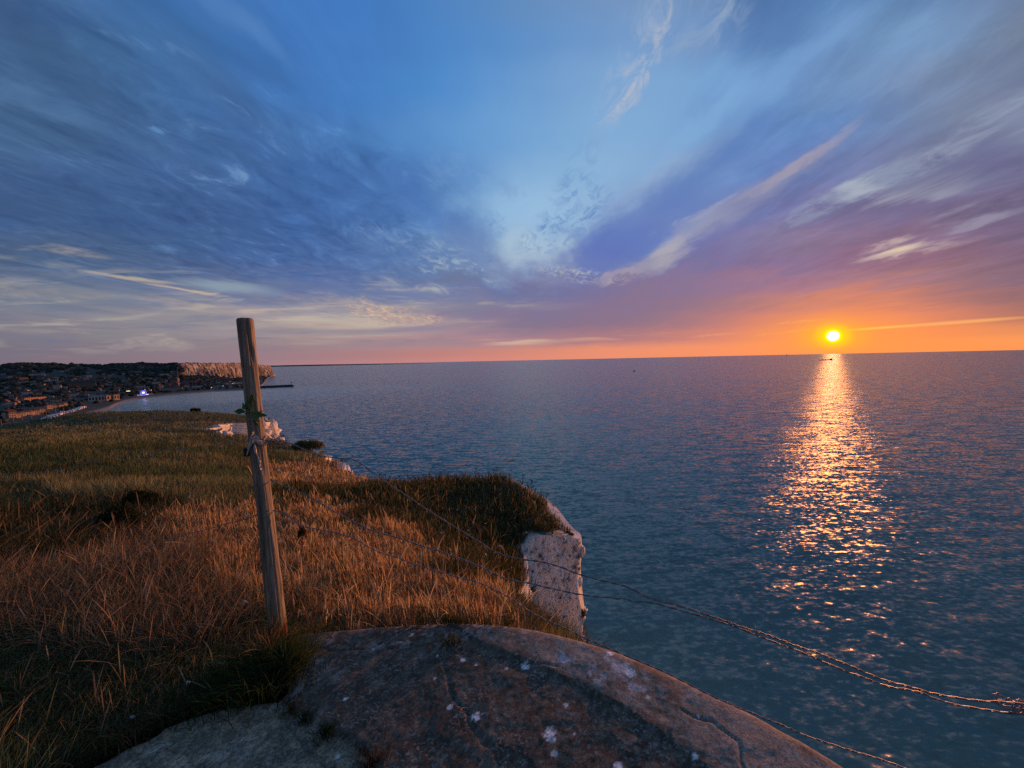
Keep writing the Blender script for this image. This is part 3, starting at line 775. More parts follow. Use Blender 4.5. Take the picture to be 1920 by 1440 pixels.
# patches of vegetation: photo centre, radii, kind
#  0 dry upright grass  1 dark leafy herbs  2 brown tangled stalks  3 low green grass  4 far turf, tan  5 far turf, olive  6 dark shrubby weeds
PATCH = [(620, 1060, 200, 70, 0), (430, 1010, 110, 60, 0), (800, 1120, 160, 50, 0), (900, 1140, 60, 30, 0), (650, 960, 90, 25, 0), (580, 890, 90, 22, 0), (640, 900, 60, 16, 0), (500, 1080, 90, 60, 0), (700, 1130, 150, 40, 0),
         (620, 930, 110, 16, 1), (800, 950, 120, 50, 1), (930, 960, 90, 55, 1), (860, 1020, 90, 40, 1), (950, 1060, 50, 40, 1), (700, 975, 80, 25, 1), (580, 925, 60, 20, 1), (980, 920, 60, 30, 1), (1000, 1120, 60, 40, 1),
         (250, 1150, 200, 60, 2), (330, 1060, 90, 70, 2), (100, 1130, 130, 60, 2), (150, 1220, 200, 40, 2), (420, 1140, 70, 50, 2), (300, 1220, 140, 30, 2), (560, 1150, 60, 16, 2),
         (250, 1290, 220, 45, 3), (60, 1350, 160, 70, 3), (470, 1240, 80, 45, 3), (400, 1280, 110, 40, 3), (50, 1260, 90, 40, 3),
         (60, 1020, 90, 60, 6), (260, 970, 70, 40, 6), (150, 970, 90, 30, 6), (40, 940, 70, 30, 3), (870, 1090, 60, 22, 6),
         (100, 820, 160, 20, 4), (300, 800, 160, 8, 4), (420, 835, 80, 8, 4), (350, 870, 150, 10, 4), (180, 920, 130, 25, 4), (420, 935, 110, 25, 4), (300, 825, 160, 8, 4), (560, 850, 60, 14, 4),
         (300, 785, 200, 10, 5), (250, 845, 200, 14, 5), (150, 880, 200, 20, 5), (350, 900, 120, 20, 5), (480, 860, 60, 14, 5), (60, 850, 100, 16, 5), (400, 812, 80, 6, 5)]
PP = np.array(PATCH, float)

def colour_jit(base, n, j=.25):
    base = np.array(base)
    return base[None] * (1 + RNG.normal(0, j, (n, 1))) * (1 + RNG.normal(0, .07, (n, 3)))

def make_blades(P, h, w, bend, az, cols, wid, seg, tip_tint=None):
    """P base points, one flat tapered ribbon each"""
    n = len(P)
    ts = np.linspace(0, 1, seg + 1)
    lean = np.stack([np.cos(az), np.sin(az), np.zeros(n)], 1)
    fa = RNG.uniform(0, np.pi, n)
    sd = np.stack([np.cos(fa), np.sin(fa), np.zeros(n)], 1)
    V = np.zeros((n, 2 * (seg + 1), 3), np.float32)
    for k, t in enumerate(ts):
        c_ = P + np.array([0, 0, 1.0]) * (h * t * np.sqrt(np.clip(1 - (bend * t) ** 2 * .5, .15, 1)))[:, None] + lean * (h * bend * t ** 1.8)[:, None]
        ww = w * wid[k] * .5
        V[:, 2 * k] = c_ - sd * ww[:, None]; V[:, 2 * k + 1] = c_ + sd * ww[:, None]
    base = (np.arange(n) * 2 * (seg + 1))[:, None]
    F = np.concatenate([base + np.array([2 * k, 2 * k + 1, 2 * k + 3, 2 * k + 2])[None] for k in range(seg)])
    CC = np.repeat(cols[:, None, :], 2 * (seg + 1), 1).astype(np.float32)
    if tip_tint is not None:
        for k, t in enumerate(ts):
            if t > .7: CC[:, 2 * k:2 * k + 2] = CC[:, 2 * k:2 * k + 2] * np.array(tip_tint, np.float32)
    return V.reshape(-1, 3), F, np.clip(CC.reshape(-1, 3), .002, .9)

class Pack:
    def __init__(s): s.V = []; s.F = []; s.C = []; s.n = 0
    def add(s, V, F, C): s.V.append(V); s.F.append(F + s.n); s.C.append(C); s.n += len(V)
    def build(s, name, mat, **k): return mesh_obj(name, np.concatenate(s.V), np.concatenate(s.F), mat, cols=np.concatenate(s.C), **k)

NB = 330000
aa = RNG.uniform(-1.75, .30, NB); ld = RNG.uniform(math.log(1.25), math.log(80), NB) if False else math.log(1.25) + (math.log(85) - math.log(1.25)) * RNG.beta(1.0, 1.45, NB)
bx_ = aa * np.exp(ld); by_ = np.exp(ld)
ok = in_poly(bx_, by_, OUT) & ~in_poly(bx_, by_, SLAB)
bx_, by_ = bx_[ok], by_[ok]
de = np.full(len(bx_), 9.0)
cand = np.where((by_ < 62) & (bx_ > -45))[0]
LIP = np.array([OUT[k] for k in seen])
for s_ in range(0, len(cand), 4000):
    e_ = cand[s_:s_ + 4000]; de[e_] = np.sqrt(((bx_[e_, None] - LIP[None, :, 0]) ** 2 + (by_[e_, None] - LIP[None, :, 1]) ** 2).min(1))
lipw = (.02 + .16 * fbm(bx_ * 3 / (1 + by_ * .03), by_ * 3 / (1 + by_ * .03), 3, 87) ** 1.0) * np.where((by_ > 8.3) & (by_ < 10) & (bx_ > .85), 3.2, .6) * np.clip(by_ / 9, .5, 4)
ok = de > lipw
bx_, by_, de = bx_[ok], by_[ok], de[ok]
bz_ = ground_z(bx_, by_)
P0 = np.stack([bx_, by_, bz_ - .01], 1)
qx, qy = project(P0)
# which patch a tuft belongs to; clumped by noise so that kinds interlock
cl = (fbm(bx_ * 1.6 / (1 + by_ * .08), by_ * 1.6 / (1 + by_ * .08), 3, 81) - .5)
sc = np.zeros((len(P0), 7)) + 1e-3
for (x, y, rx, ry, kd) in PATCH:
    g = np.exp(-(((qx - x) / rx) ** 2 + ((qy - y) / ry) ** 2))
    sc[:, kd] = np.maximum(sc[:, kd], g)
sc = sc * np.exp(cl[:, None] * np.array([3, -2, 1, -1, 3.5, -3, -2])[None]) * np.exp(RNG.gumbel(0, .22, sc.shape))
kind = sc.argmax(1)
far = by_ > 9
kind = np.where(far & np.isin(kind, (2, 3)), 4, kind)
tone = fbm(bx_ * .5, by_ * .5, 4, 83)
pk = Pack()
wfar = np.maximum(1.0, by_ / 3.2)
def sub(k): return np.where(kind == k)[0]
up = [1, .9, .75, .55, .0]
# dry upright grass
i0 = sub(0); n = len(i0)
clump = np.clip((fbm(bx_[i0] * 2.6, by_[i0] * 2.6, 3, 85) - .25) * 2, .35, 1.3)
h = RNG.uniform(.10, .30, n) * clump * np.clip(.75 + by_[i0] * .05, 0, 1.1) * np.where(RNG.random(n) < .06, 1.7, 1) * np.clip((np.abs(bx_[i0] - .6) + .2), .45, 1)
cc = np.where(RNG.random(n)[:, None] < .78, colour_jit((.46, .345, .185), n, .42), colour_jit((.16, .12, .05), n, .3))
pk.add(*make_blades(P0[i0], h, .0052 * wfar[i0], np.abs(RNG.normal(.20, .20, n)), RNG.normal(-.5, .9, n) + np.pi, cc, [1, .8, .65, 1.5, .1], 4, (1.15, 1.05, 1.0)))
# dark herbs
i0 = sub(1); n = len(i0)
h = RNG.uniform(.06, .26, n) * (.6 + .8 * tone[i0])
cc = np.where(RNG.random(n)[:, None] < .8, colour_jit((.055, .072, .030), n, .45), colour_jit((.19, .145, .07), n, .35))
pk.add(*make_blades(P0[i0], h, .008 * wfar[i0] ** .8, np.abs(RNG.normal(.35, .3, n)), RNG.uniform(0, 6.3, n), cc, [.5, 1.0, .8, .1], 3))
# brown tangle
i0 = sub(2); n = len(i0)
h = RNG.uniform(.08, .34, n)
cc = np.where(RNG.random(n)[:, None] < .55, colour_jit((.28, .215, .125), n, .45), colour_jit((.085, .082, .050), n, .45))
lt = RNG.random(n) < .10; cc[lt] = colour_jit((.42, .30, .20), lt.sum(), .15)
pk.add(*make_blades(P0[i0], h, .0055 * wfar[i0] * np.clip(by_[i0] / 3.0, .6, 1), np.abs(RNG.normal(.7, .35, n)), RNG.uniform(0, 6.3, n), cc, up, 4))
# low green
i0 = sub(3); n = len(i0)
h = RNG.uniform(.05, .22, n)
cc = np.where(RNG.random(n)[:, None] < .82, colour_jit((.080, .115, .050), n, .5), colour_jit((.28, .22, .13), n, .4))
pk.add(*make_blades(P0[i0], h, .0045 * wfar[i0], np.abs(RNG.normal(.6, .3, n)), RNG.uniform(0, 6.3, n), cc, up, 4))
# far turf
for k, ba, bb in ((4, (.22, .225, .115), (.12, .140, .065)), (5, (.080, .120, .052), (.15, .155, .080))):
    i0 = sub(k); n = len(i0)
    h = RNG.uniform(.10, .30, n) * (.6 + .8 * tone[i0])
    cc = np.where(RNG.random(n)[:, None] < .7, colour_jit(ba, n, .3), colour_jit(bb, n, .3)) * (.55 + .9 * tone[i0])[:, None]
    pk.add(*make_blades(P0[i0], h, .0050 * wfar[i0], np.abs(RNG.normal(.3, .25, n)), RNG.uniform(0, 6.3, n), cc, [1, .9, .9, .2], 3))
# dark weeds with leafy stems
i0 = sub(6); n = len(i0)
h = RNG.uniform(.08, .34, n)
cc = np.where(RNG.random(n)[:, None] < .85, colour_jit((.045, .060, .032), n, .45), colour_jit((.16, .13, .08), n, .3))
pk.add(*make_blades(P0[i0], h, .007 * wfar[i0], np.abs(RNG.normal(.5, .35, n)), RNG.uniform(0, 6.3, n), cc, [.5, 1, .8, .1], 3))
# more of the same turf beside and behind the viewer's left hand
ne = 45000
ex = RNG.uniform(-12, -1.2, ne); ey = RNG.uniform(-3.5, 3.2, ne); m_ = in_poly(ex, ey, OUT) & ~in_poly(ex, ey, SLAB) & ((ex / np.maximum(ey, .01) < -1.6) | (ey < 1.3)); ex, ey = ex[m_], ey[m_]; n = len(ex)
pk.add(*make_blades(np.stack([ex, ey, ground_z(ex, ey) - .01], 1), RNG.uniform(.06, .30, n), np.full(n, .006), np.abs(RNG.normal(.6, .35, n)), RNG.uniform(0, 6.3, n), np.where(RNG.random(n)[:, None] < .5, colour_jit((.26, .19, .11), n, .45), colour_jit((.075, .10, .045), n, .45)), up, 4))
# scattered tall dead stems and seed heads
for k_, nn_, base_, hh_ in ((2, 500, (.30, .24, .16), (.18, .42)), (0, 600, (.42, .34, .21), (.22, .42)), (6, 350, (.22, .17, .10), (.25, .5)), (3, 220, (.26, .23, .15), (.12, .34)), (1, 700, (.20, .16, .09), (.18, .38))):
    i0 = sub(k_); i0 = i0[RNG.integers(0, len(i0), nn_)]; n = len(i0)
    sel = de[i0] > .3; i0 = i0[sel]; n = len(i0)
    pk.add(*make_blades(P0[i0], RNG.uniform(*hh_, n), .0046 * wfar[i0] ** .8 * np.clip(by_[i0] / 3.2, .5, 1), np.abs(RNG.normal(.5, .35, n)), RNG.uniform(0, 6.3, n), colour_jit(base_, n, .3), [.9, .8, .7, .6, 1.6, 1.9, .3], 6))
# thatch between the tufts: short flattened straw
nt = 95000
ii = RNG.integers(0, len(P0), nt); ii = ii[by_[ii] < 9]; n = len(ii)
Pt = P0[ii] + np.stack([RNG.normal(0, .03, n), RNG.normal(0, .03, n), np.full(n, .015)], 1)
Pt = Pt[~in_poly(Pt[:, 0], Pt[:, 1], SLAB)]; n = len(Pt)
pk.add(*make_blades(Pt, RNG.uniform(.05, .22, n), np.full(n, .004), np.full(n, 1.25), RNG.uniform(0, 6.3, n), colour_jit((.17, .130, .080), n, .5), up, 4))
# tufts rooted in the chalk face
for (wx, wy, wz_, nx_, ny_, rk) in WALLPTS:
    if sr.random() > (.30 if rk < 11 else .75): continue
    c_ = sr.randint(14, 50); s_ = .022 * sr.uniform(.5, 1.7) * np.clip(rk * .11, .8, 4)
    P = np.stack([RNG.normal(wx, s_, c_), RNG.normal(wy, s_, c_), RNG.normal(wz_, s_, c_)], 1)
    pk.add(*make_blades(P, RNG.uniform(.4, 1, c_) * s_ * 3.2, np.full(c_, s_ * .35), np.abs(RNG.normal(.8, .3, c_)), np.full(c_, math.atan2(ny_, nx_)) + RNG.normal(0, .9, c_), colour_jit((.045, .05, .025), c_, .4), [.5, 1, .8, .1], 3))
# creeping tufts on the concrete and round its edge
def patch(px, py, rr_, count, hh, base, z=-1.6, bend=.7, w=.004, sq=1.0):
    cx, cy = bz(px, py, z)
    a = RNG.uniform(0, 6.283, count); r = np.abs(RNG.normal(0, rr_, count))
    x = cx + np.cos(a) * r; y = cy + np.sin(a) * r * sq
    zz = np.where(in_poly(x, y, SLAB), z, 0) + np.where(in_poly(x, y, SLAB), EYE, ground_z(x, y)) - .01
    zz = np.maximum(zz, EYE - 1.66) if z > -1.7 else zz
    pk.add(*make_blades(np.stack([x, y, zz], 1), RNG.uniform(.35, 1, count) * hh, np.full(count, w), np.abs(RNG.normal(bend, .3, count)), a + RNG.normal(0, .8, count), colour_jit(base, count, .4), up, 4))
patch(500, 1262, .11, 1500, .20, (.050, .078, .028)); patch(535, 1250, .07, 700, .17, (.060, .085, .030)); patch(450, 1272, .12, 900, .16, (.042, .068, .026))
patch(500, 1230, .06, 250, .22, (.24, .16, .08)); patch(395, 1290, .10, 500, .12, (.04, .06, .025)); patch(575, 1345, .03, 180, .05, (.035, .06, .03), w=.003); patch(612, 1372, .03, 220, .05, (.035, .06, .03), w=.003)
patch(845, 1208, .035, 220, .07, (.06, .075, .03), w=.003); patch(1105, 1365, .03, 220, .035, (.030, .055, .02), w=.003); patch(700, 1430, .05, 260, .06, (.09, .07, .035), w=.003); patch(545, 1330, .03, 120, .05, (.05, .06, .03), w=.003)
def litter(px, py, rx_, ry_, count, lo, hi, base):
    cx, cy = bz(px, py, -1.58); x = RNG.normal(cx, rx_, count); y = RNG.normal(cy, ry_, count)
    m_ = in_poly(x, y, SLAB); x, y = x[m_], y[m_]; n = len(x)
    z_ = slab_fields(x, y)[0] + EYE + .002
    pk.add(*make_blades(np.stack([x, y, z_], 1), RNG.uniform(lo, hi, n) * .35, np.full(n, .0024), np.full(n, 1.4) * RNG.uniform(1, 2.2, n), RNG.uniform(0, 6.3, n), colour_jit(base, n, .4), up, 4))
litter(880, 1370, .10, .10, 26, .08, .20, (.26, .21, .15)); litter(700, 1260, .30, .14, 40, .05, .14, (.22, .18, .12)); litter(1000, 1400, .25, .15, 30, .05, .12, (.20, .17, .12)); litter(450, 1380, .3, .12, 30, .03, .10, (.24, .20, .13))
litter(560, 1200, .2, .04, 50, .04, .12, (.28, .21, .12)); litter(400, 1325, .25, .03, 60, .03, .10, (.26, .22, .15))
for (x1, y1), (x2, y2), nn in (((150, 1420), (400, 1310), 900), ((400, 1305), (500, 1290), 500), ((560, 1180), (960, 1165), 600), ((0, 1490), (160, 1420), 500)):
    for _ in range(nn // 60):
        u = random.random()
        patch(x1 + (x2 - x1) * u, y1 + (y2 - y1) * u - 8, .05, 60, .12, (.05, .06, .028) if random.random() < .6 else (.17, .11, .06))
grass = pk.build('grass', M_BLADE)
tag(grass, kind='stuff')

# ---------------------------------------------------------------- the leaning fence post
def wood_material():
    m, t, b = mat_new('weathered_wood')
    tc = t.new('ShaderNodeTexCoord').outputs['Object']
    g = t.noise(t.mapping(tc, sc=(60, 60, 3.0)), 1.0, 6, .65, .6).outputs[0]
    g2 = t.noise(t.mapping(tc, sc=(160, 160, 9.0)), 1.0, 4, .6).outputs[0]
    big = t.noise(t.mapping(tc, sc=(9, 9, 2.5)), 1.0, 4, .6).outputs[0]
    c = t.ramp(g, [(.28, (.045, .038, .03)), (.42, (.17, .15, .125)), (.58, (.29, .26, .225)), (.78, (.42, .37, .32))])
    c = t.mix(t.mr(big, .5, .7, 0, .5), c, (.11, .105, .08))
    c = t.mix(t.mr(g2, .62, .7, 0, .7), c, (.03, .025, .02))
    z = t.sep(tc)[2]; x = t.sep(tc)[0]
    zz = t.m('ADD', z, t.m('MULTIPLY', t.m('SUBTRACT', big, .5), .16))
    char = t.mr(zz, .20, .14)
    c = t.mix(t.m('MULTIPLY', char, .88), c, (.018, .015, .012))
    red = t.m('MULTIPLY', t.m('MULTIPLY', t.mr(zz, .20, .15), t.mr(x, .022, .036)), .75)
    c = t.mix(red, c, (.26, .030, .018))
    lich = t.m('MULTIPLY', t.mr(zz, .34, .26), t.mr(zz, .17, .22))
    c = t.mix(t.m('MULTIPLY', lich, t.mr(g2, .4, .6, .1, .6)), c, (.16, .15, .05))
    t.put(b.inputs['Base Color'], c); b.inputs['Roughness'].default_value = .85
    bm = t.new('ShaderNodeBump'); bm.inputs['Strength'].default_value = .9; bm.inputs['Distance'].default_value = .006
    t.put(bm.inputs['Height'], t.m('ADD', g, t.m('MULTIPLY', g2, .5))); t.l.new(bm.outputs[0], b.inputs['Normal'])
    return m
PB = at(526, 1222, 2.2); PT = at(458.5, 597, 2.24)
ax = PT - PB; PH = np.linalg.norm(ax); axn = ax / PH
postM = Vector(axn).to_track_quat('Z', 'Y').to_matrix()
def on_post(t, phi, out=0.0):
    """point on the post's skin at height fraction t, bearing phi measured round it (0 = towards +x, -90 = towards the camera)"""
    r = .0480 + (.0390 - .0480) * t + out
    sxx = Vector((1, 0, 0)); sxx = (sxx - Vector(axn) * sxx.dot(Vector(axn))).normalized(); syy = Vector(axn).cross(sxx)
    return PB + ax * t + np.array(sxx) * r * math.cos(R(phi)) + np.array(syy) * r * math.sin(R(phi))
nA, nZ = 72, 150
th = np.linspace(0, 2 * np.pi, nA, endpoint=False)
zs = np.concatenate([np.linspace(-.12, PH - .012, nZ - 4), PH - np.array([.008, .004, .0015, .0])])
rows = []
sxx = Vector((1, 0, 0)); sxx = (sxx - Vector(axn) * sxx.dot(Vector(axn))).normalized(); syy = Vector(axn).cross(sxx)
for k, zv in enumerate(zs):
    t_ = max(0, zv / PH)
    r = .0480 + (.0390 - .0480) * t_ + (fbm(np.cos(th) * 1.2 + 3, np.sin(th) * 1.2 + zv * 2.2, 3, 91) - .5) * .013
    r = r + (fbm(th * 5, th * 0 + zv * 1.5, 2, 95) - .5) * .004
    phi = np.degrees(th)
    crack = (phi - (262 + 8 * math.sin(zv * 2.3) + 3 * math.sin(zv * 9)) + 180) % 360 - 180
    r = r - .020 * np.exp(-(crack / 3.4) ** 2) * (.35 + .65 * min(1, max(0, (t_ + .05) * 3))) * (1 if t_ > .12 else .4)
    crack2 = (phi - (318 + 5 * math.sin(zv * 3.1)) + 180) % 360 - 180
    r = r - .006 * np.exp(-(crack2 / 2.5) ** 2) * np.clip(math.sin(zv * 4.0) * 2, 0, 1)
    chip = np.exp(-(((phi - 335 + 180) % 360 - 180) / 14) ** 2) * math.exp(-((zv - (PH - .20)) / .05) ** 2)
    r = r - .011 * chip
    knot = np.exp(-(((phi - 325 + 180) % 360 - 180) / 9) ** 2) * math.exp(-((zv - PH * .405) / .013) ** 2)
    r = r + .012 * knot
    edge = max(0, zv - (PH - .012)) / .012
    r = r * (1 - .16 * edge ** 1.5)
    c_ = np.array(sxx)[None] * (r * np.cos(th))[:, None] + np.array(syy)[None] * (r * np.sin(th))[:, None] + axn[None] * (zv - .004 * edge * 0)
    rows.append(c_)
V = np.concatenate(rows); nV = len(V)
F = [(k * nA + i, k * nA + (i + 1) % nA, (k + 1) * nA + (i + 1) % nA, (k + 1) * nA + i) for k in range(len(zs) - 1) for i in range(nA)]
V = np.vstack([V, axn * (PH + .001)])
F += [((len(zs) - 1) * nA + i, (len(zs) - 1) * nA + (i + 1) % nA, nV) for i in range(nA)]
post = mesh_obj('fence_post', V, F, wood_material(), smooth=True)
post.location = PB
tag(post, 'tall leaning weathered grey wooden post with a long split and red paint at its foot', 'fence post')

# leafy sprig caught on the post
M_LEAF = simple_mat('green_leaf', (.045, .13, .030), .5, .3, 60)
def leaf(c0, dirv, up_, L, Wd, parent):
    dirv = Vector(dirv).normalized(); s = dirv.cross(Vector(up_)).normalized(); u = s.cross(dirv)
    V = []; F = []
    nu, nv = 9, 5
    for i in range(nu):
        t_ = i / (nu - 1); w = Wd * math.sin(math.pi * min(1, t_ * .92 + .06)) ** .8 * (1 - .35 * t_)
        for j in range(nv):
            v_ = (j / (nv - 1) - .5) * 2
            ser = 1 + .12 * math.sin(t_ * 40) * abs(v_)
            p = Vector(c0) + dirv * L * t_ + s * (w * v_ * .5 * ser) + u * (.010 * v_ * v_ - .02 * t_ * t_ + .004 * math.sin(t_ * 9 + v_ * 2))
            V.append(tuple(p))
    for i in range(nu - 1):
        for j in range(nv - 1): F.append((i * nv + j, (i + 1) * nv + j, (i + 1) * nv + j + 1, i * nv + j + 1))
    o = mesh_obj('leaf', V, F, M_LEAF, parent, smooth=True)
    md = o.modifiers.new('thick', 'SOLIDIFY'); md.thickness = .0012
    return o
tz = 1 - (768 - 597) / (1222 - 597)
spg = empty('leafy_sprig', (0, 0, 0))
tag(spg, 'small green leafy sprig wound round the leaning post below its top', 'sprig')
band = [on_post(tz + .002 * math.sin(a * 3), math.degrees(a), .004 + .002 * math.sin(a * 5)) for a in np.linspace(-2.9, .3, 30)]
V, F = tube_mesh(band, .0032, 6); mesh_obj('stem', V, F, M_LEAF, spg, smooth=True)
leaf(on_post(tz + .004, -118, .006), (-.9, -.2, .10), (0, -1, .3), .062, .036, spg)
leaf(on_post(tz - .008, -75, .008), (1.0, -.1, .04), (0, -1, .4), .085, .046, spg)
leaf(on_post(tz + .012, -92, .008), (.45, -.2, .9), (0, -1, 0), .070, .045, spg)
leaf(on_post(tz + .028, -70, .008), (.2, -.1, .95), (.3, -1, 0), .050, .035, spg)
leaf(on_post(tz + .012, -100, .008), (-.35, -.2, .55), (0, -1, 0), .04, .028, spg)
leaf(on_post(tz - .020, -60, .006), (.35, .0, -.9), (0, -1, 0), .040, .018, spg)

# white torn plastic tie and black insulator where the top wire meets the post
tw = 1 - (826 - 597) / (1222 - 597)
M_PLAS = simple_mat('torn_plastic', (.55, .56, .60), .5, .3, 30)
def crumple(path, wd, name, mat, seed=0, parent=None, n=40):
    P = spline(path, n); V = []; F = []; nv = 7
    for i in range(n):
        t_ = i / (n - 1)
        for j in range(nv):
            v_ = j / (nv - 1) - .5
            k = vnoise(i * .35, j * .9, seed) - .5; k2 = vnoise(i * .3 + 40, j * .8, seed + 3) - .5
            w = wd * (.55 + .7 * vnoise(i * .25, 0.5, seed + 7)) * (1 - .5 * abs(t_ - .5))
            V.append((P[i][0] + k * .014, P[i][1] + k2 * .014 - .002, P[i][2] + v_ * w + k * .010))
    for i in range(n - 1):
        for j in range(nv - 1): F.append((i * nv + j, (i + 1) * nv + j, (i + 1) * nv + j + 1, i * nv + j + 1))
    o = mesh_obj(name, V, F, mat, parent, smooth=False)
    md = o.modifiers.new('thick', 'SOLIDIFY'); md.thickness = .001
    return o
tie = empty('plastic_tie', (0, 0, 0))
tag(tie, 'torn white plastic strip knotted round the leaning post at the top wire', 'plastic tie')
crumple([on_post(tw - .025, -135, .012), on_post(tw - .005, -110, .014), on_post(tw + .010, -85, .016), on_post(tw + .018, -65, .014), on_post(tw + .006, -40, .010), on_post(tw, -10, .012)], .034, 'strip', M_PLAS, 3, tie)
crumple([on_post(tw + .005, -95, .018), on_post(tw + .030, -80, .020), on_post(tw + .036, -70, .016)], .022, 'strip', M_PLAS, 8, tie, 20)
crumple([on_post(tw, -72, .016), on_post(tw - .035, -62, .015), on_post(tw - .060, -55, .010), on_post(tw - .085, -52, .006)], .022, 'strip', M_PLAS, 12, tie, 24)
ins = empty('wire_insulator', (0, 0, 0))
tag(ins, 'black insulator block fixed to the left side of the leaning post', 'insulator')
M_BLK = simple_mat('black_plastic', (.014, .013, .014), .5, .3, 40)
ic = on_post(tw - .022, -165, .014)
b_ = MB(); b_.box(ic[0] - .018, ic[0] + .016, ic[1] - .016, ic[1] + .016, ic[2] - .024, ic[2] + .024)
o = b_.build('block', M_BLK, ins); o.modifiers.new('b', 'BEVEL').width = .005
b_ = MB(); b_.cone(ic[0] - .002, ic[1] - .012, ic[2] + .020, ic[2] + .030, .012, .009, 12); b_.build('cap', M_BLK, ins)

# ---------------------------------------------------------------- twisted wires
M_WIRE = simple_mat('galvanised_wire', (.19, .195, .215), .5, .5, 90, metal=.35)
def wire_D(px, d0=2.2, d1=1.12, p0=490, p1=1920): u = (px - p0) / (p1 - p0); return 1 / (1 / d0 + (1 / d1 - 1 / d0) * u)
def twisted(name, P, r, parent=None, pitch=.085, strands=2, off=None, phase=0.0):
    P = np.asarray(P); seg = np.linalg.norm(np.diff(P, axis=0), axis=1); s = np.concatenate([[0], np.cumsum(seg)])
    t = np.gradient(P, axis=0); t /= np.linalg.norm(t, axis=1)[:, None]
    up_ = np.array([0, 0, 1.0]); a = np.cross(t, up_); a /= np.linalg.norm(a, axis=1)[:, None] + 1e-9; b = np.cross(t, a)
    off = off or r
    mb = MB()
    for k in range(strands):
        ph = s / pitch * 2 * np.pi * (1 + .0 * s) + phase + k * 2 * np.pi / strands + (vnoise(s * 3, s * 0, 5) - .5) * 3
        Q = P + off * (a * np.cos(ph)[:, None] + b * np.sin(ph)[:, None])
        V, F = tube_mesh(Q, r, 5); mb.add(V, F)
    return mb.build(name, M_WIRE, parent, smooth=True)
def wire_path(pix, dfun, per=.006, wob=.0036, seed=0):
    C_ = [at(x, y, dfun(x)) for x, y in pix]
    L = sum(np.linalg.norm(C_[i + 1] - C_[i]) for i in range(len(C_) - 1))
    P = spline(C_, int(L / per))
    s = np.linspace(0, L, len(P))
    P = P + np.stack([(fbm(s * 9, s * 0, 2, seed) - .5) * wob * 1.2, (fbm(s * 8, s * 0, 2, seed + 3) - .5) * wob, (fbm(s * 11, s * 0, 3, seed + 5) - .5) * wob * 3], 1)
    return P
W1 = [(488, 824), (505, 826), (545, 831), (590, 851), (640, 860), (665, 863), (700, 886), (740, 915), (800, 955), (870, 998), (930, 1035), (970, 1048), (1030, 1056), (1080, 1074), (1130, 1090), (1180, 1103), (1225, 1123), (1290, 1141), (1380, 1172), (1480, 1206), (1560, 1236), (1650, 1271), (1740, 1300), (1830, 1312), (1960, 1324)]
W2 = [(508, 900), (540, 914), (580, 932), (640, 966), (700, 996), (760, 1013), (830, 1036), (900, 1063), (950, 1086), (1000, 1096), (1060, 1110), (1130, 1118), (1180, 1126), (1225, 1130), (1300, 1150), (1400, 1184), (1500, 1222), (1560, 1248), (1640, 1279), (1720, 1299), (1800, 1322), (1960, 1343)]
W3 = [(512, 956), (535, 962), (560, 983), (600, 994), (650, 1004), (700, 1029), (760, 1052), (830, 1074), (900, 1094), (960, 1123), (1000, 1150), (1060, 1178), (1130, 1211), (1200, 1240), (1280, 1276), (1350, 1312), (1430, 1346), (1500, 1375), (1600, 1408), (1760, 1462)]
def wire_thing(pix, d, label, seed, r=.0018, **kw):
    o = twisted('twisted_wire', wire_path(pix, d, seed=seed), r, **kw)
    tag(o, label, 'fence wire', 'wires strung from the leaning post')
    return o
wire_thing(W1, lambda x: wire_D(x) * .985, 'uppermost twisted wire running right from the knotted plastic on the post', 1)
wire_thing(W2, wire_D, 'middle twisted wire running right and joining the upper wire over the sea', 2)
wire_thing(W3, wire_D, 'lowest twisted wire running right past the edge of the concrete roof', 3, r=.0017)
dl = lambda x: 2.2 + (490 - x) * .0022
wire_thing([(486, 826), (440, 829), (390, 836), (330, 842), (250, 852), (200, 861), (120, 878), (0, 892), (-120, 905)], dl, 'upper thin wire running left from the insulator over the far turf', 4, r=.0014, pitch=.09)
wire_thing([(505, 957), (488, 963), (450, 976), (400, 989), (330, 1007), (260, 1033), (180, 1055), (100, 1071), (0, 1090), (-120, 1110)], dl, 'lower thin wire sagging left over the dry grass', 5, r=.0015, pitch=.09)
# loops where the wires pass round the post, and the loose coil beside it
cw = MB()
for t_, r0 in ((tw - .006, .0022), (tw + .004, .002)):
    V, F = tube_mesh([on_post(t_ + .004 * math.sin(a * 2), math.degrees(a), .004) for a in np.linspace(-3.4, .4, 40)], r0, 5); cw.add(V, F)
pts = []
c0 = at(496, 824, 2.15); c1 = at(534, 830, 2.15)
for i in range(260):
    u = i / 259; a = i * .42
    rr_ = .014 + .010 * vnoise(i * .11, 0, 9)
    pts.append(c0 + (c1 - c0) * u + np.array([math.cos(a) * rr_, math.sin(a * .7) * rr_, math.sin(a) * rr_ * (1.1 - .6 * u)]))
V, F = tube_mesh(pts, .0017, 5); cw.add(V, F)
V, F = tube_mesh(spline([on_post(tw + .015, -20, .004), on_post(tw + .03, -8, .012), on_post(tw + .055, -15, .010), on_post(tw + .075, -40, .004)], 24), .0017, 5); cw.add(V, F)
o = cw.build('wire_coil', M_WIRE, smooth=True)
tag(o, 'loose tangle of dark wire wound on the right side of the leaning post', 'wire coil')
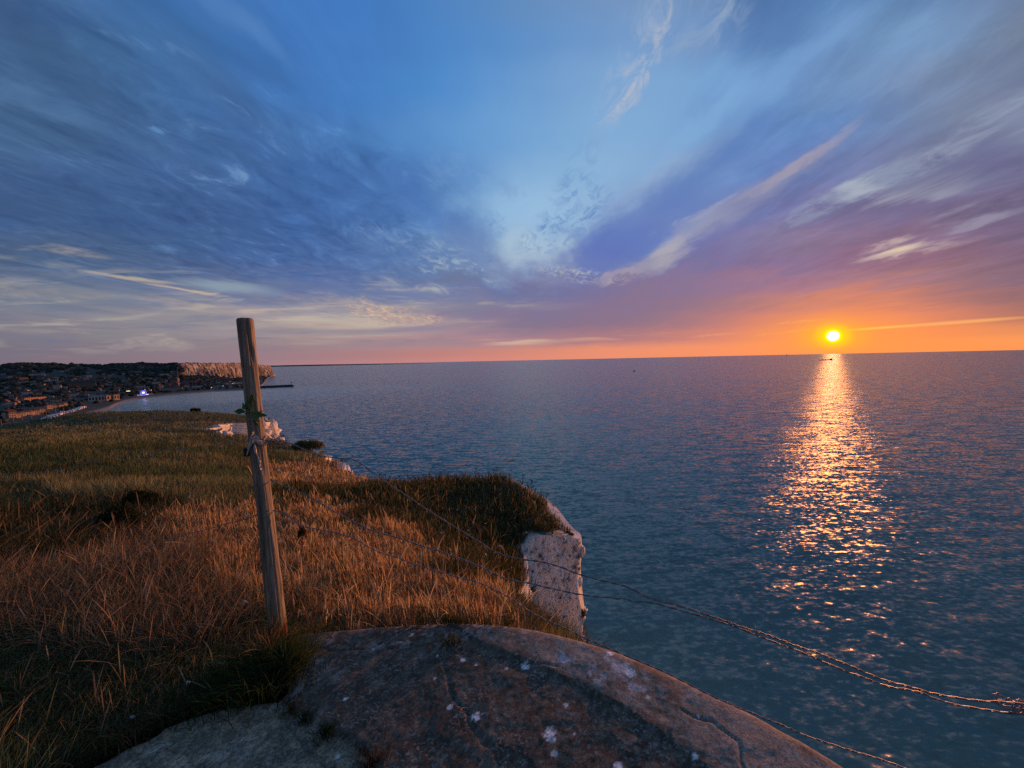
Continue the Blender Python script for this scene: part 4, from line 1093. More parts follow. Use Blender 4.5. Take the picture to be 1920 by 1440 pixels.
for t_, lab in ((1 - (900 - 597) / 625, 'wire loop tying the middle wire to the leaning post'), (1 - (957 - 597) / 625, 'wire loop tying the lowest wire to the leaning post')):
    V, F = tube_mesh([on_post(t_ + .003 * math.sin(a * 2 + 1), math.degrees(a), .002) for a in np.linspace(-3.3 if t_ < .45 else -.9, .6, 40)], .0019, 5)
    o = mesh_obj('wire_loop', V, F, M_WIRE, smooth=True); tag(o, lab, 'wire loop')
pts = []
for i in range(300):
    a = i * .37; u = i / 299; rr_ = .014 + .012 * vnoise(i * .09, 0, 19)
    c_ = at(1880 + 70 * u, 1318 + 16 * u, 1.14)
    pts.append(c_ + np.array([math.cos(a) * rr_, math.sin(a * .8 + 1) * rr_, math.sin(a) * rr_ * .55]))
V, F = tube_mesh(pts, .0017, 5); o = mesh_obj('wire_coil', V, F, M_WIRE, smooth=True)
tag(o, 'loose coil on the joined wires at the right edge over the sea', 'wire coil')

# ---------------------------------------------------------------- small things on the turf
M_BUSH = blade_material('bush_leaves', .3)
def bush(px, py, D, rx, rz, n, name, label, cat, base=(.035, .045, .020), stem=True):
    c0 = at(px, py, D)
    e = empty(name, c0)
    tag(e, label, cat)
    a = RNG.uniform(0, 6.283, n); u = RNG.random(n) ** .5
    x = np.cos(a) * u * rx; y = np.sin(a) * u * rx * .7
    top = rz * np.sqrt(np.clip(1 - u ** 2, 0, 1)) * (.7 + .5 * fbm(x / rx * 2 + 5, y / rx * 2, 3, 99))
    z = top * RNG.uniform(.1, 1, n) ** .6
    P = np.stack([x, y, z], 1)
    s = RNG.uniform(.5, 1.2, n) * D * .0042
    V, F, Cc = make_blades(P, s * 1.8, s * .9, np.abs(RNG.normal(.5, .3, n)), a, colour_jit(base, n, .4), [.4, 1, .7, .1], 3)
    o = mesh_obj('foliage', V, F, M_BUSH, e, cols=Cc)
    mb = MB()
    for k in range(7):
        b_ = k * .9
        mb.tube([(0, 0, -.2), (math.cos(b_) * rx * .25, math.sin(b_) * rx * .2, rz * .4), (math.cos(b_) * rx * .6, math.sin(b_) * rx * .4, rz * .75)], [rx * .02, rx * .015, rx * .006], 5)
    mb.build('stem', simple_mat('bush_stem', (.06, .045, .03)), e)
    return e
bush(577, 843, 25.0, 1.0, .50, 1500, 'bush', 'low dark bush on the cliff edge just above a white chalk scar', 'bush', (.13, .15, .075))
bush(366, 773.5, 62, .62, .42, 260, 'bush', 'tiny dark bush alone on the far crest of the turf', 'bush', (.05, .06, .03))
bush(222, 985, 5.0, .24, .26, 1300, 'weed_clump', 'dark leafy weed clump in the grass below the thin wire', 'weed', (.034, .046, .024))
bush(265, 952, 6.4, .30, .28, 1300, 'weed_clump', 'dark weed clump standing taller than the brown stalks round it', 'weed', (.036, .046, .024))
bush(567, 1013, 3.9, .04, .16, 220, 'weed_clump', 'single dark weed stalk in the orange dry grass right of the post', 'weed', (.12, .085, .05))
bush(1083, 1155, 8.6, .16, .14, 600, 'cliff_plant', 'small brown green tuft clinging to the white chalk wall', 'plant', (.11, .10, .05))
bush(1062, 1012, 8.75, .17, .16, 420, 'cliff_plant', 'dark plant cushion hanging over the corner of the chalk wall', 'plant', (.075, .085, .04))

# wildflowers on the headland
M_STEM = simple_mat('flower_stem', (.05, .07, .03)); M_PETAL = simple_mat('flower_petal', (.70, .68, .58), .7, .15, 80)
def flower(h, r):
    e = empty('wildflower'); mb = MB(); mb.tube([(0, 0, 0), (.006, 0, h * .5), (.0, 0, h)], [.0022, .002, .0015], 5); mb.build('stem', M_STEM, e)
    mb = MB(); n = 9
    for k in range(n):
        a = k * 2 * math.pi / n
        c_, s_ = math.cos(a), math.sin(a)
        mb.add([(0, 0, h), (c_ * r * .6 - s_ * r * .25, s_ * r * .6 + c_ * r * .25, h + r * .15), (c_ * r, s_ * r, h + r * .1), (c_ * r * .6 + s_ * r * .25, s_ * r * .6 - c_ * r * .25, h + r * .15)], [(0, 1, 2, 3)])
    mb.cone(0, 0, h - r * .05, h + r * .25, r * .35, r * .2, 8)
    mb.build('flower_head', M_PETAL, e)
    return e
FL = [(1222, 767), (1278, 797), (1290, 783), (1330, 775), (1280, 812), (1368, 742), (1378, 748), (1375, 796), (1376, 808), (1352, 823), (968, 553), (1010, 548), (1108, 522), (1142, 527), (1100, 423), (885, 395), (906, 405), (945, 400),
      (957, 436), (1388, 575), (1280, 624), (1352, 628), (1508, 667), (1530, 693), (1501, 767), (1348, 398), (1480, 380), (1180, 653), (1185, 688), (1048, 662), (1262, 640), (1212, 600), (1560, 410), (1440, 500), (1330, 360)]
proto = {}
fl0 = flower(.13, .020)
first = True
def copy_tree(o, parent=None):
    c = o.copy(); COL.objects.link(c); c.parent = parent
    for ch in list(o.children): copy_tree(ch, c)
    return c
def ground_hit(px, py):
    d_ = ray(px, py); ts = np.exp(np.linspace(math.log(1.8), math.log(70), 900))
    P = np.array([0, 0, EYE]) + d_[None] * (ts / d_[1])[:, None]
    g = ground_z(P[:, 0], P[:, 1]); k = np.where(P[:, 2] < g + .13)[0]
    return P[k[0]] if len(k) else P[-1]
for i, (a, b) in enumerate(FL):
    px, py = 480 + a / 3, 780 + b / 3
    p = ground_hit(px, py)
    o = fl0 if i == 0 else copy_tree(fl0)
    o.location = (p[0], p[1], float(ground_z(p[0], p[1])))
    o.rotation_euler = (random.uniform(-.3, .1), random.uniform(-.3, .3), random.uniform(0, 6))
    s = random.uniform(.6, 1.15) * (1.25 if b > 500 else .8); o.scale = (s, s, random.uniform(.9, 1.5))
    if b > 730: lab = 'white wildflower low on the headland beside the upper wires'
    elif b > 500: lab = 'white wildflower on the middle of the dark green headland slope'
    else: lab = 'tiny white wildflower near the crest of the dark green headland'
    tag(o, lab, 'wildflower', {'w': 'wildflowers low on the headland', 't': 'wildflowers near the headland crest'}.get(lab[0], '') if b > 730 or b <= 500 else 'wildflowers on the middle slope')
# seeding stalks against the sea
M_DRY = simple_mat('dry_stalk', (.055, .040, .030))
def stalk(h):
    mb = MB(); mb.tube([(0, 0, 0), (.01, 0, h * .5), (.015, 0, h)], [.0045, .004, .003], 5)
    for k in range(5):
        a = k * 2.4; z0 = h * (.45 + .12 * k)
        mb.tube([(0.01, 0, z0), (math.cos(a) * .035 + .01, math.sin(a) * .035, z0 + .06)], [.0025, .002], 4)
        mb.cone(math.cos(a) * .036 + .01, math.sin(a) * .036, z0 + .055, z0 + .085, .010, .006, 6)
    mb.cone(.015, 0, h - .01, h + .03, .012, .008, 6)
    return mb.build('seed_stalk', M_DRY)
sk0 = stalk(.30)
for i, (px, py) in enumerate([(710, 896), (722, 897), (730, 899), (752, 895), (766, 894), (806, 892), (826, 890), (838, 889), (850, 889), (857, 888), (868, 888), (890, 888), (900, 889), (915, 887), (926, 887), (930, 888), (980, 902), (1000, 912), (1024, 928)]):
    D_ = 11.6 if px < 930 else 11.6 - (px - 930) * .018
    p = at(px, py, D_); o = sk0 if i == 0 else copy_tree(sk0)
    o.location = (p[0], p[1], float(ground_z(p[0], p[1]))); o.rotation_euler = (random.uniform(-.15, .15), random.uniform(-.2, .2), random.uniform(0, 6))
    s = random.uniform(.7, 1.25); o.scale = (1, 1, s)
    tag(o, 'dark dry seed stalk on the headland crest standing against the sea', 'seed stalk', 'seed stalks along the headland crest')

# loose chalk lumps
M_LUMP = simple_mat('chalk_lump', (.55, .56, .58), .9, .3, 30)
def stone(px, py, D, r, label, cat='stone', name='chalk_stone', mat=None):
    p = at(px, py, D); bm = bmesh.new(); bmesh.ops.create_icosphere(bm, subdivisions=3, radius=1)
    for v in bm.verts:
        n_ = 1 + (float(fbm(v.co.x * 1.5 + px, v.co.y * 1.5 + v.co.z, 3, 7)) - .5) * .9
        v.co = Vector((v.co.x * r * 1.4 * n_, v.co.y * r * n_, v.co.z * r * .7 * n_))
    me = bpy.data.meshes.new(name); bm.to_mesh(me); bm.free(); me.materials.append(mat or M_LUMP)
    o = bpy.data.objects.new(name, me); COL.objects.link(o); o.location = p
    tag(o, label, cat); return o
stone(456, 1130, 2.7, .022, 'pale chalk stone lying in the brown stalks left of the post')
stone(500, 1135, 2.7, .014, 'small pale stone just left of the foot of the post')
stone(896, 1374 - 40, 1.7, .0001, 'x') if False else None
for px, py, r, lab in ((248, 1345, .010, 'pale pebble on the soil at the edge of the left slab'), (190, 1399, .014, 'flat pale pebble at the left border of the concrete'), (352, 1280, .010, 'white pebble in the dark soil above the left slab'), (497, 1325, .012, 'grey pebble beside the joint of the two slabs')):
    p = on_level(px, py, EYE - 1.66); stone(px, py, p[1], r, lab, 'pebble', 'pebble')

# field fence on the far crest
M_FP = simple_mat('fence_post_grey', (.14, .13, .11), .9, .3, 4)
FP = [(4, 803, 795 - 12, 45), (25, 800, 779, 47), (43, 797, 781, 49), (60, 793, 779, 51), (88, 786, 774, 54), (106, 783, 771, 56), (119, 780, 769, 58), (125, 779, 770, 60)]
mb = MB(); mb.cone(0, 0, -.3, 1.45, .05, .045, 7); mb.tube([(.05, 0, 1.2), (-.05, 0, 1.2)], .02, 4)
fp0 = mb.build('fence_post', M_FP)
names = ['nearest the left picture edge', 'second from the left', 'third from the left', 'fourth from the left', 'fifth from the left', 'sixth from the left', 'seventh from the left', 'farthest right, half hidden by turf']
fpp = []
for i, (px, py, pt, D_) in enumerate(FP):
    p = at(px, py, D_); o = fp0 if i == 0 else copy_tree(fp0)
    z_ = float(ground_z(p[0], p[1])); o.location = (p[0], p[1], z_); o.rotation_euler = (random.uniform(-.05, .05), random.uniform(-.06, .06), 0)
    o.scale = (1, 1, 1.0); fpp.append((p[0], p[1], z_))
    tag(o, 'thin grey field fence post on the far crest, ' + names[i], 'fence post', 'field fence posts on the far crest')
for k, hh in enumerate((1.2, .8)):
    V, F = tube_mesh([(x, y, z_ + hh) for x, y, z_ in fpp], .006, 4)
    o = mesh_obj('field_fence_wire', V, F, M_WIRE); tag(o, ('upper' if k == 0 else 'lower') + ' thin wire strung between the field fence posts on the far crest', 'fence wire')

# low scars of chalk on the seaward edge

# ---------------------------------------------------------------- the town across the bay
def itp(x, xs_, ys_): return np.interp(x, xs_, ys_)
SHX = [-140, 0, 150, 185, 200, 214, 226, 250, 330, 400, 470, 482, 492, 499, 506]
SHY = [400, 520, 720, 800, 850, 940, 1000, 1090, 1251, 1367, 1420, 1520, 1850, 2500, 3080]
HLX = [-140, 0, 100, 200, 300, 400, 460, 506]; HLY = [1150, 1200, 1300, 1480, 1640, 1950, 2350, 3100]
TPX = [-140, 0, 150, 320, 335, 360, 400, 450, 506]; TPD = [2500, 2500, 2550, 2500, 2150, 2250, 2400, 2700, 3140]
YTX = [-140, -20, 0, 8, 20, 50, 95, 103, 110, 125, 135, 170, 200, 215, 240, 265, 280, 300, 340, 390, 440, 470, 485, 500, 506]
YTY = [700, 692, 688.5, 685, 682.5, 681.5, 683, 681, 683.5, 685.5, 683.5, 684, 684.5, 682.5, 682.5, 681.2, 682.5, 683, 681.5, 681, 681.2, 682.5, 683.5, 685, 687]
YBX = [330, 345, 400, 430, 450, 480, 506]; YBY = [704, 705, 706.5, 709, 712, 709, 706.5]
YH = lambda px: 696.05 - .0213 * px
cols_px = np.concatenate([np.arange(-140, 330, 5.0), np.arange(330, 507, 2.0)])
def sm01(t): t = np.clip(t, 0, 1); return t * t * (3 - 2 * t)
def town_z(px, D):
    sh = itp(px, SHX, SHY); hl = np.maximum(itp(px, HLX, HLY), sh + 10); tp = itp(px, TPX, TPD); yt = itp(px, YTX, YTY)
    ztop = EYE + D * 0 + tp * (YH(px) - yt) / 723 * 1.0
    ztal = EYE + tp * (YH(px) - itp(px, YBX, YBY)) / 723
    head = px >= 333
    ze = np.where(head, np.maximum(ztal, 3), ztop)
    z = -1.5 + 5.0 * np.clip((D - sh) / 60, 0, 1)
    u = (D - hl) / np.maximum(tp - hl, 1)
    z = z + (ze - z) * np.where(head, sm01(u), np.clip(u, 0, 1) ** .85)
    z = np.where(head & (D > tp + 1), ztop, z)
    z = np.where(~head & (D > tp), ztop - (D - tp) * .02, z)
    return z
ROWS = 70
V = []
for px in cols_px:
    sh = itp(px, SHX, SHY); tp = itp(px, TPX, TPD)
    Ds = np.concatenate([sh + (tp - sh) * np.linspace(0, 1, ROWS) ** 1.15, [tp + 3, tp + 150, 4200, 6000]])
    Ds = np.maximum.accumulate(Ds)
    z = town_z(np.full(Ds.shape, px), Ds)
    s = ray(px, YH(px)); s = s[0] / s[1]
    bumpy = (fbm(Ds * .004 + px * .02, Ds * .006, 3, 3) - .5) * np.clip((Ds - 1500) * .01, 0, 14)
    bumpy[ROWS - 1:] = 0
    V.append(np.stack([s * Ds, Ds, z + bumpy], 1))
V = np.array(V); nc, nr = V.shape[:2]
i, j = np.meshgrid(np.arange(nc - 1), np.arange(nr - 1), indexing='ij')
Q = np.stack([i * nr + j, (i + 1) * nr + j, (i + 1) * nr + j + 1, i * nr + j + 1], -1).reshape(-1, 4)
def town_ground_material():
    m, t, b = mat_new('town_ground')
    tc = t.new('ShaderNodeTexCoord').outputs['Object']
    n = t.noise(tc, .02, 6, .65).outputs[0]; n2 = t.noise(tc, .004, 4, .6).outputs[0]
    z = t.sep(tc)[2]
    c = t.ramp(n, [(.35, (.022, .030, .024)), (.55, (.044, .052, .042)), (.72, (.080, .078, .064))])  # ground tones lightened, with the far haze put into the colour
    grit = t.ramp(n, [(.3, (.16, .15, .14)), (.7, (.22, .21, .20))])
    t.put(b.inputs['Base Color'], t.mix(t.mr(z, 3.2, 2.2), c, grit)); b.inputs['Roughness'].default_value = .95
    return m
tg = mesh_obj('town_hillside', V.reshape(-1, 3), Q, town_ground_material(), smooth=True); tag(tg, kind='structure')

def town_at(px, py):
    """ground point of the town seen at (px, py)"""
    Ds = np.linspace(itp(px, SHX, SHY) + 20, itp(px, TPX, TPD) - 5, 400)
    z = town_z(np.full(Ds.shape, float(px)), Ds)
    yy = YH(px) - (z - EYE) / Ds * 723
    k = np.argmin(np.abs(yy - py)); s = ray(px, YH(px)); s = s[0] / s[1]
    return np.array([s * Ds[k], Ds[k], z[k]])

# far chalk headland
pxs = np.linspace(333, 506.5, 520)
Df = itp(pxs, TPX, TPD)
sx_ = np.array([ray(p, YH(p)) for p in pxs]); sx_ = sx_[:, 0] / sx_[:, 1]
X0 = sx_ * Df; Y0 = Df
dy_ = np.linspace(8, 700, 30); X0 = np.append(X0, X0[-1] + sx_[-1] * dy_ - np.linspace(0, 60, 30)); Y0 = np.append(Y0, Y0[-1] + dy_); pxe = np.append(pxs, np.full(30, 506.5))
tx = np.gradient(X0); ty = np.gradient(Y0); ln = np.hypot(tx, ty); nx, ny = ty / ln, -tx / ln
ss = np.cumsum(ln)
yt = itp(pxe, YTX, YTY); yb = itp(pxe, YBX, YBY); De = np.append(Df, np.full(30, Df[-1]))
zt_ = EYE + De * (YH(pxe) - yt) / 723; zb_ = np.where(pxe > 500, -1, EYE + De * (YH(pxe) - yb) / 723 - 8)
rows = []; RK = 26
for k in range(RK):
    u = k / (RK - 1)
    z_ = zt_ * (1 - u) + zb_ * u
    butt = (fbm(ss * .022, u * .6 + ss * 0, 3, 5) - .5) * 46 + (fbm(ss * .05, ss * 0 + u * 2.5, 4, 8) - .5) * 30 + (fbm(ss * .2, u * 4 + ss * 0, 2, 9) - .5) * 6
    w = 8 + butt * (.25 + .9 * u) + u * 26
    rows.append(np.stack([X0 + nx * w, Y0 + ny * w, z_], 1))
V = np.concatenate(rows); n = len(X0)
i, j = np.meshgrid(np.arange(RK - 1), np.arange(n - 1), indexing='ij')
Q = np.stack([i * n + j, (i + 1) * n + j, (i + 1) * n + j + 1, i * n + j + 1], -1).reshape(-1, 4)
def far_chalk():
    m, t, b = mat_new('far_chalk')
    tc = t.new('ShaderNodeTexCoord').outputs['Object']
    n = t.noise(t.mapping(tc, sc=(.028, .028, .015)), 1.0, 7, .68, 1.0).outputs[0]
    n2 = t.noise(t.mapping(tc, sc=(.10, .10, .05)), 1.0, 5, .6, .5).outputs[0]
    c = t.ramp(n, [(.38, (.08, .075, .075)), (.5, (.24, .23, .24)), (.62, (.52, .52, .56))])
    c = t.mix(t.mr(n2, .50, .58, 0, .85), c, (.045, .045, .032))
    t.put(b.inputs['Base Color'], c); b.inputs['Roughness'].default_value = .95
    return m
hc = mesh_obj('far_cliffs', V, Q, far_chalk(), smooth=False); tag(hc, kind='structure')

# woods on the hillside: many leafy crowns reading as one mass
ico = bmesh.new(); bmesh.ops.create_icosphere(ico, subdivisions=1, radius=1)
IV = np.array([v.co[:] for v in ico.verts]); IF = np.array([[v.index for v in f.verts] for f in ico.faces]); ico.free()
LP = []
def add_lump(p, r, hgt): LP.append((*p, r, hgt))
while len(LP) < 3600:
    px = random.uniform(-130, 505); u = random.random()
    sh, hl, tp = itp(px, SHX, SHY), itp(px, HLX, HLY), itp(px, TPX, TPD)
    D_ = hl + (tp - hl) * u ** .9 if random.random() < .86 else sh + 120 + (hl - sh - 120) * random.random()
    if D_ >= tp - 12: continue
    if vnoise(px * .06, D_ * .006, 12) < .30: continue
    z_ = float(town_z(np.array(float(px)), np.array(float(D_)))); s = ray(px, YH(px)); s = s[0] / s[1]
    flat = D_ < hl
    r = random.uniform(5, 11) * (.7 if flat else 1)
    if px > 470 and u < .5: continue
    add_lump((s * D_, D_, z_), r, r * random.uniform(.6, 1.0))
for px in np.arange(-30, 470, 1.6):
    if px > 333 and random.random() < .45: continue
    tp = itp(px, TPX, TPD) + (20 if px > 333 else -5); z_ = float(town_z(np.array(float(px)), np.array(float(tp)))); s = ray(px, YH(px)); s = s[0] / s[1]
    if 133 < px < 196: continue
    r = random.uniform(4, 9) * (.55 if px > 333 else 1)
    add_lump((s * tp, tp, z_), r * 1.5, r * random.uniform(.5, 1.0))
LP = np.array(LP); nL = len(LP)
V = IV[None] * np.stack([LP[:, 3] * 1.25, LP[:, 3], LP[:, 4]], 1)[:, None] * RNG.uniform(.75, 1.25, (nL, len(IV), 1)) + LP[:, None, :3] + np.array([0, 0, 1.0]) * (LP[:, 4] * .45)[:, None, None]
F = (IF[None] + (np.arange(nL) * len(IV))[:, None, None]).reshape(-1, 3)
cc = np.repeat(colour_jit((.020, .030, .024), nL, .35), len(IV), 0)  # crown colour lifted and blued in place of distance haze
def plain_attr(name):
    m, t, b = mat_new(name); a = t.new('ShaderNodeAttribute', attribute_name='Col').outputs['Color']
    t.put(b.inputs['Base Color'], a); b.inputs['Roughness'].default_value = .95; return m
wd = mesh_obj('hillside_woods', V.reshape(-1, 3), F, plain_attr('wood_crowns'), cols=np.clip(cc, .002, .2)); tag(wd, kind='stuff')

# houses
def house_mat(n_, c_): return simple_mat(n_, c_, .85, .25, .4)
WALLS = [house_mat('wall_cream', (.36, .33, .29)), house_mat('wall_grey', (.20, .21, .22)), house_mat('wall_brick', (.17, .09, .07)), house_mat('wall_white', (.48, .48, .50))]
ROOFS = [house_mat('roof_slate', (.045, .050, .060)), house_mat('roof_tile', (.10, .055, .040)), house_mat('roof_zinc', (.16, .18, .21))]
M_PANE = simple_mat('window_pane', (.02, .025, .035), .2, .2, 1)
def small_house(k, wm, rm, L, W_, H, rh, extra):
    mb = MB(); mb.box(-L / 2, L / 2, -W_ / 2, W_ / 2, -3, H)
    nf = len(mb.f)
    mb.gable(-L / 2, L / 2, -W_ / 2, W_ / 2, H + .02, H + rh)
    if extra: mb.box(-L * .35, -L * .35 + 1.2, -.6, .6, H, H + rh + 1.2)
    nr_ = len(mb.f)
    for sgn in (-1, 1):
        nw = max(2, int(L / 4))
        for q_ in range(nw):
            xw = -L / 2 + (q_ + .5) * L / nw
            for zf in ([1.0, 4.2] if H > 5.5 else [1.0]):
                mb.box(xw - .6, xw + .6, sgn * W_ / 2 - .03, sgn * W_ / 2 + .03, zf, zf + 1.5)
    me = bpy.data.meshes.new('house'); me.from_pydata(mb.v, [], mb.f)
    for m_ in (wm, rm, M_PANE): me.materials.append(m_)
    for q_, p_ in enumerate(me.polygons): p_.material_index = 0 if q_ < nf else (1 if q_ < nr_ else 2)
    return me
HM = [small_house(k, WALLS[k % 4], ROOFS[k % 3], *a) for k, a in enumerate([(10, 8, 5, 3.5, True), (14, 9, 6, 4, True), (9, 7, 4, 3, False), (20, 10, 7, 3.5, True), (12, 8, 6, 4.5, True), (8, 8, 7, 3, False), (30, 12, 9, 3, False), (16, 9, 5, 4, True)])]
HG = [(lambda px, py: py < 700, 'tiny dim house among dark trees high on the far hillside', 'houses high on the hillside'),
      (lambda px, py: py < 716, 'small dim house among trees halfway down the far hillside', 'houses halfway down the hillside'),
      (lambda px, py: px < 160, 'small dim town house in the dense streets at the far left', 'houses in the left streets of the town'),
      (lambda px, py: px < 300, 'small dim house in the town centre behind the seafront', 'houses in the town centre'),
      (lambda px, py: True, 'small grey building on the harbour strip below the far chalk cliffs', 'buildings on the harbour strip')]
nh = 0
while nh < 262:
    if nh < 90: px = random.uniform(0, 330); py = random.uniform(687, 716)
    elif nh < 200: px = random.uniform(0, 300); py = random.uniform(714, 766)
    else: px = random.uniform(290, 476); py = random.uniform(714, 727) if px < 440 else random.uniform(717, 724)
    if py > 738 + (150 - px) * .10 + 12: continue
    if 160 < px < 230 and py > 738: continue
    if 35 < px < 80 and 740 < py < 760: continue
    if px > 225 and py > 736: continue
    if py < 700 and vnoise(px * .05, py * .15, 4) < .35: continue
    p = town_at(px, py)
    if p[1] - itp(px, SHX, SHY) < 70: continue
    me = HM[random.choice((0, 1, 2, 3, 4, 5, 7) if nh < 200 else (1, 3, 5, 6, 7))]
    o = bpy.data.objects.new('house', me); COL.objects.link(o)
    o.location = p; o.rotation_euler = (0, 0, R(random.gauss(42, 8)) + (math.pi / 2 if random.random() < .3 else 0))
    s = random.uniform(.8, 1.35) * (1.15 if py < 716 else 1.0); o.scale = (s * random.uniform(.9, 1.4), s, s)
    for f_, lab, gr in HG:
        if f_(px, py): tag(o, lab, 'house', gr); break
    nh += 1

def facade(name, px, py, w, dp, h, floors, bays, wm, rm, rot, label, cat, group=None, roofh=2.5, flat=False, winw=.45, arch=False):
    p = town_at(px, py); e = empty(name, p, R(rot)); tag(e, label, cat, group)
    mb = MB(); mb.box(-w / 2, w / 2, -dp / 2, dp / 2, -2, h); mb.build('wall', wm, e)
    mb = MB()
    if flat: mb.box(-w / 2 - .4, w / 2 + .4, -dp / 2 - .4, dp / 2 + .4, h + .01, h + .7)
    else: mb.gable(-w / 2, w / 2, -dp / 2, dp / 2, h + .01, h + roofh)
    mb.build('roof', rm, e)
    for fl_ in range(floors):
        for b_ in range(bays):
            x = -w / 2 + (b_ + .5) * w / bays; ww = w / bays * winw / 2; z0 = h * (fl_ + .28) / floors; z1 = h * (fl_ + .82) / floors
            mb = MB(); mb.box(x - ww, x + ww, -dp / 2 - .05, -dp / 2 + .05, z0, z1); mb.build('window', M_PANE, e)
    return e
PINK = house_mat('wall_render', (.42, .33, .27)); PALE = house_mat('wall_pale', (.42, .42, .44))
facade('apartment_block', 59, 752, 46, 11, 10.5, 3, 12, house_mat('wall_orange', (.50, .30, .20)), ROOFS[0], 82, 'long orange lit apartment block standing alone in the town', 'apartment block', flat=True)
facade('apartment_block', 35, 752, 16, 11, 9, 2, 4, WALLS[1], ROOFS[0], 52, 'short grey block left of the long orange lit apartment block', 'apartment block', flat=True)
facade('seafront_hall', 180, 752, 36, 16, 13, 1, 6, PALE, ROOFS[2], 40, 'pale seafront hall with tall dark windows and wide low roof above the beach', 'hall', flat=False, roofh=4, winw=.6)
facade('seafront_building', 199, 751, 15, 14, 14, 1, 2, PINK, ROOFS[1], 70, 'pinkish seafront building with one broad arch right of the pale hall', 'building', flat=True)
facade('seafront_building', 212, 750, 12, 12, 15, 1, 2, PINK, ROOFS[1], 70, 'rightmost pinkish building of the seafront row above the beach', 'building', flat=True)
facade('school_building', 151, 727, 75, 14, 17, 2, 14, house_mat('wall_stone', (.17, .15, .12)), ROOFS[0], 45, 'long brown stone building with many dormers in the middle of the town', 'building', roofh=9)
facade('apartment_block', 104, 731, 20, 14, 17, 4, 5, PALE, ROOFS[0], 45, 'square pale blue block above the town centre roofs', 'apartment block', flat=True)
facade('apartment_block', 256, 699.5, 42, 12, 9, 2, 9, PALE, ROOFS[0], 45, 'long pale building near the top of the wooded hill', 'apartment block', flat=True)
row = [(4, 786, 'first pinkish townhouse of the lit seafront row, at the picture edge'), (13, 785, 'low pinkish townhouse second along the lit seafront row'), (22, 784, 'third townhouse along the lit seafront row'), (31, 783, 'tall gabled townhouse fourth along the lit seafront row'),
       (40, 781, 'fifth townhouse along the lit seafront row'), (49, 779, 'tall townhouse sixth along the lit seafront row'), (60, 778, 'seventh townhouse along the lit seafront row'), (69, 776, 'last townhouse of the lit row behind the fence posts'),
       (84, 770, 'narrow lit gabled house right of the seafront row'), (95, 767, 'tall lit house with pointed roof behind the white cabins'), (106, 766, 'orange lit house right of the pointed one'), (115, 764, 'last small orange lit house above the white cabins')]
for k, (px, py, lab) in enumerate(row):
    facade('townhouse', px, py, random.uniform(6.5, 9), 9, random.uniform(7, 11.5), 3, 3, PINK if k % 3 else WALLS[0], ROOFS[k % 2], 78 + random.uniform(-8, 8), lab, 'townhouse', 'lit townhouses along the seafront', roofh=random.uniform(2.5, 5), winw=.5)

# beach cabins
M_CAB = simple_mat('white_cabin', (.62, .66, .74), .7, .12, 1)
mb = MB(); mb.box(-1.8, 1.8, -1.5, 1.5, 0, 2.6); mb.gable(-1.8, 1.8, -1.5, 1.5, 2.62, 3.8, .15)
cb0 = mb.build('beach_cabin', M_CAB); k = 0
for r_, (xa, ya, xb, yb_) in enumerate(((72, 787, 152, 765), (88, 783, 150, 766), (80, 788, 98, 783))):
    m_ = (22, 15, 6)[r_]
    for q_ in range(m_):
        u = q_ / (m_ - 1); px = xa + (xb - xa) * u + random.uniform(-.6, .6); py = ya + (yb_ - ya) * u + random.uniform(-.7, .7)
        p = town_at(px, py); o = cb0 if k == 0 else copy_tree(cb0); k += 1
        o.location = p; o.rotation_euler = (0, 0, R(45 + random.uniform(-20, 20))); s = random.uniform(.8, 1.5); o.scale = (s * 1.2, s, s * .9)
        tag(o, 'small white beach cabin in the rows beside the shingle beach', 'beach cabin', 'white beach cabins by the shingle')

# ferris wheel with its coloured lights
M_BLUE = simple_mat('blue_lamps', (.1, .1, .5), .4, .1, 1, (.16, .14, 1.0), 1.0)
M_WHT = simple_mat('white_lamps', (.8, .8, .8), .4, .1, 1, (.85, .85, 1.0), 1.6)
M_VIO = simple_mat('violet_lamps', (.4, .3, .6), .4, .1, 1, (.5, .4, 1.0), .8)
M_STEEL = simple_mat('grey_steel', (.25, .25, .28), .5, .2, 1)
p = town_at(265, 742); fw = empty('ferris_wheel', p, R(52)); tag(fw, 'small ferris wheel lit blue and white by the seafront', 'ferris wheel')
hub = 9.5; rad = 7
mb = MB()
for sgn in (-1, 1):
    for a in (-1, 1): mb.tube([(a * 5, sgn * 2.2, 0), (0, sgn * 1.2, hub)], .35, 5)
mb.build('support', M_STEEL, fw)
ring = [(math.cos(a) * rad, 0, hub + math.sin(a) * rad) for a in np.linspace(0, 2 * math.pi, 33)]
mb = MB(); mb.tube(ring, .7, 5); mb.build('rim', M_BLUE, fw)
mb = MB()
for k in range(12):
    a = k * math.pi / 6; mb.tube([(0, 0, hub), (math.cos(a) * rad, 0, hub + math.sin(a) * rad)], .3, 4)
mb.build('spokes', M_VIO, fw)
mb = MB(); mb.cone(0, 0, hub - 2.4, hub + 2.4, 2.8, 2.8, 10); mb.build('hub', M_WHT, fw)
for k in range(12):
    a = k * math.pi / 6 + .26; mb = MB(); x, z_ = math.cos(a) * rad, hub + math.sin(a) * rad
    mb.box(x - .8, x + .8, -.8, .8, z_ - 2.2, z_ - .4); mb.build('cabin', M_BLUE if z_ > hub else M_VIO, fw)
def stall(px, py, w, h, mat, label, cat='stall', name='fairground_stall'):
    p = town_at(px, py); e = empty(name, p, R(48)); tag(e, label, cat)
    mb = MB(); mb.box(-w / 2, w / 2, -2, 2, 0, h); mb.build('body', M_CAB, e)
    mb = MB(); mb.box(-w / 2 - .5, w / 2 + .5, -2.6, 2.6, h + .02, h + 1.0); mb.build('canopy', mat, e)
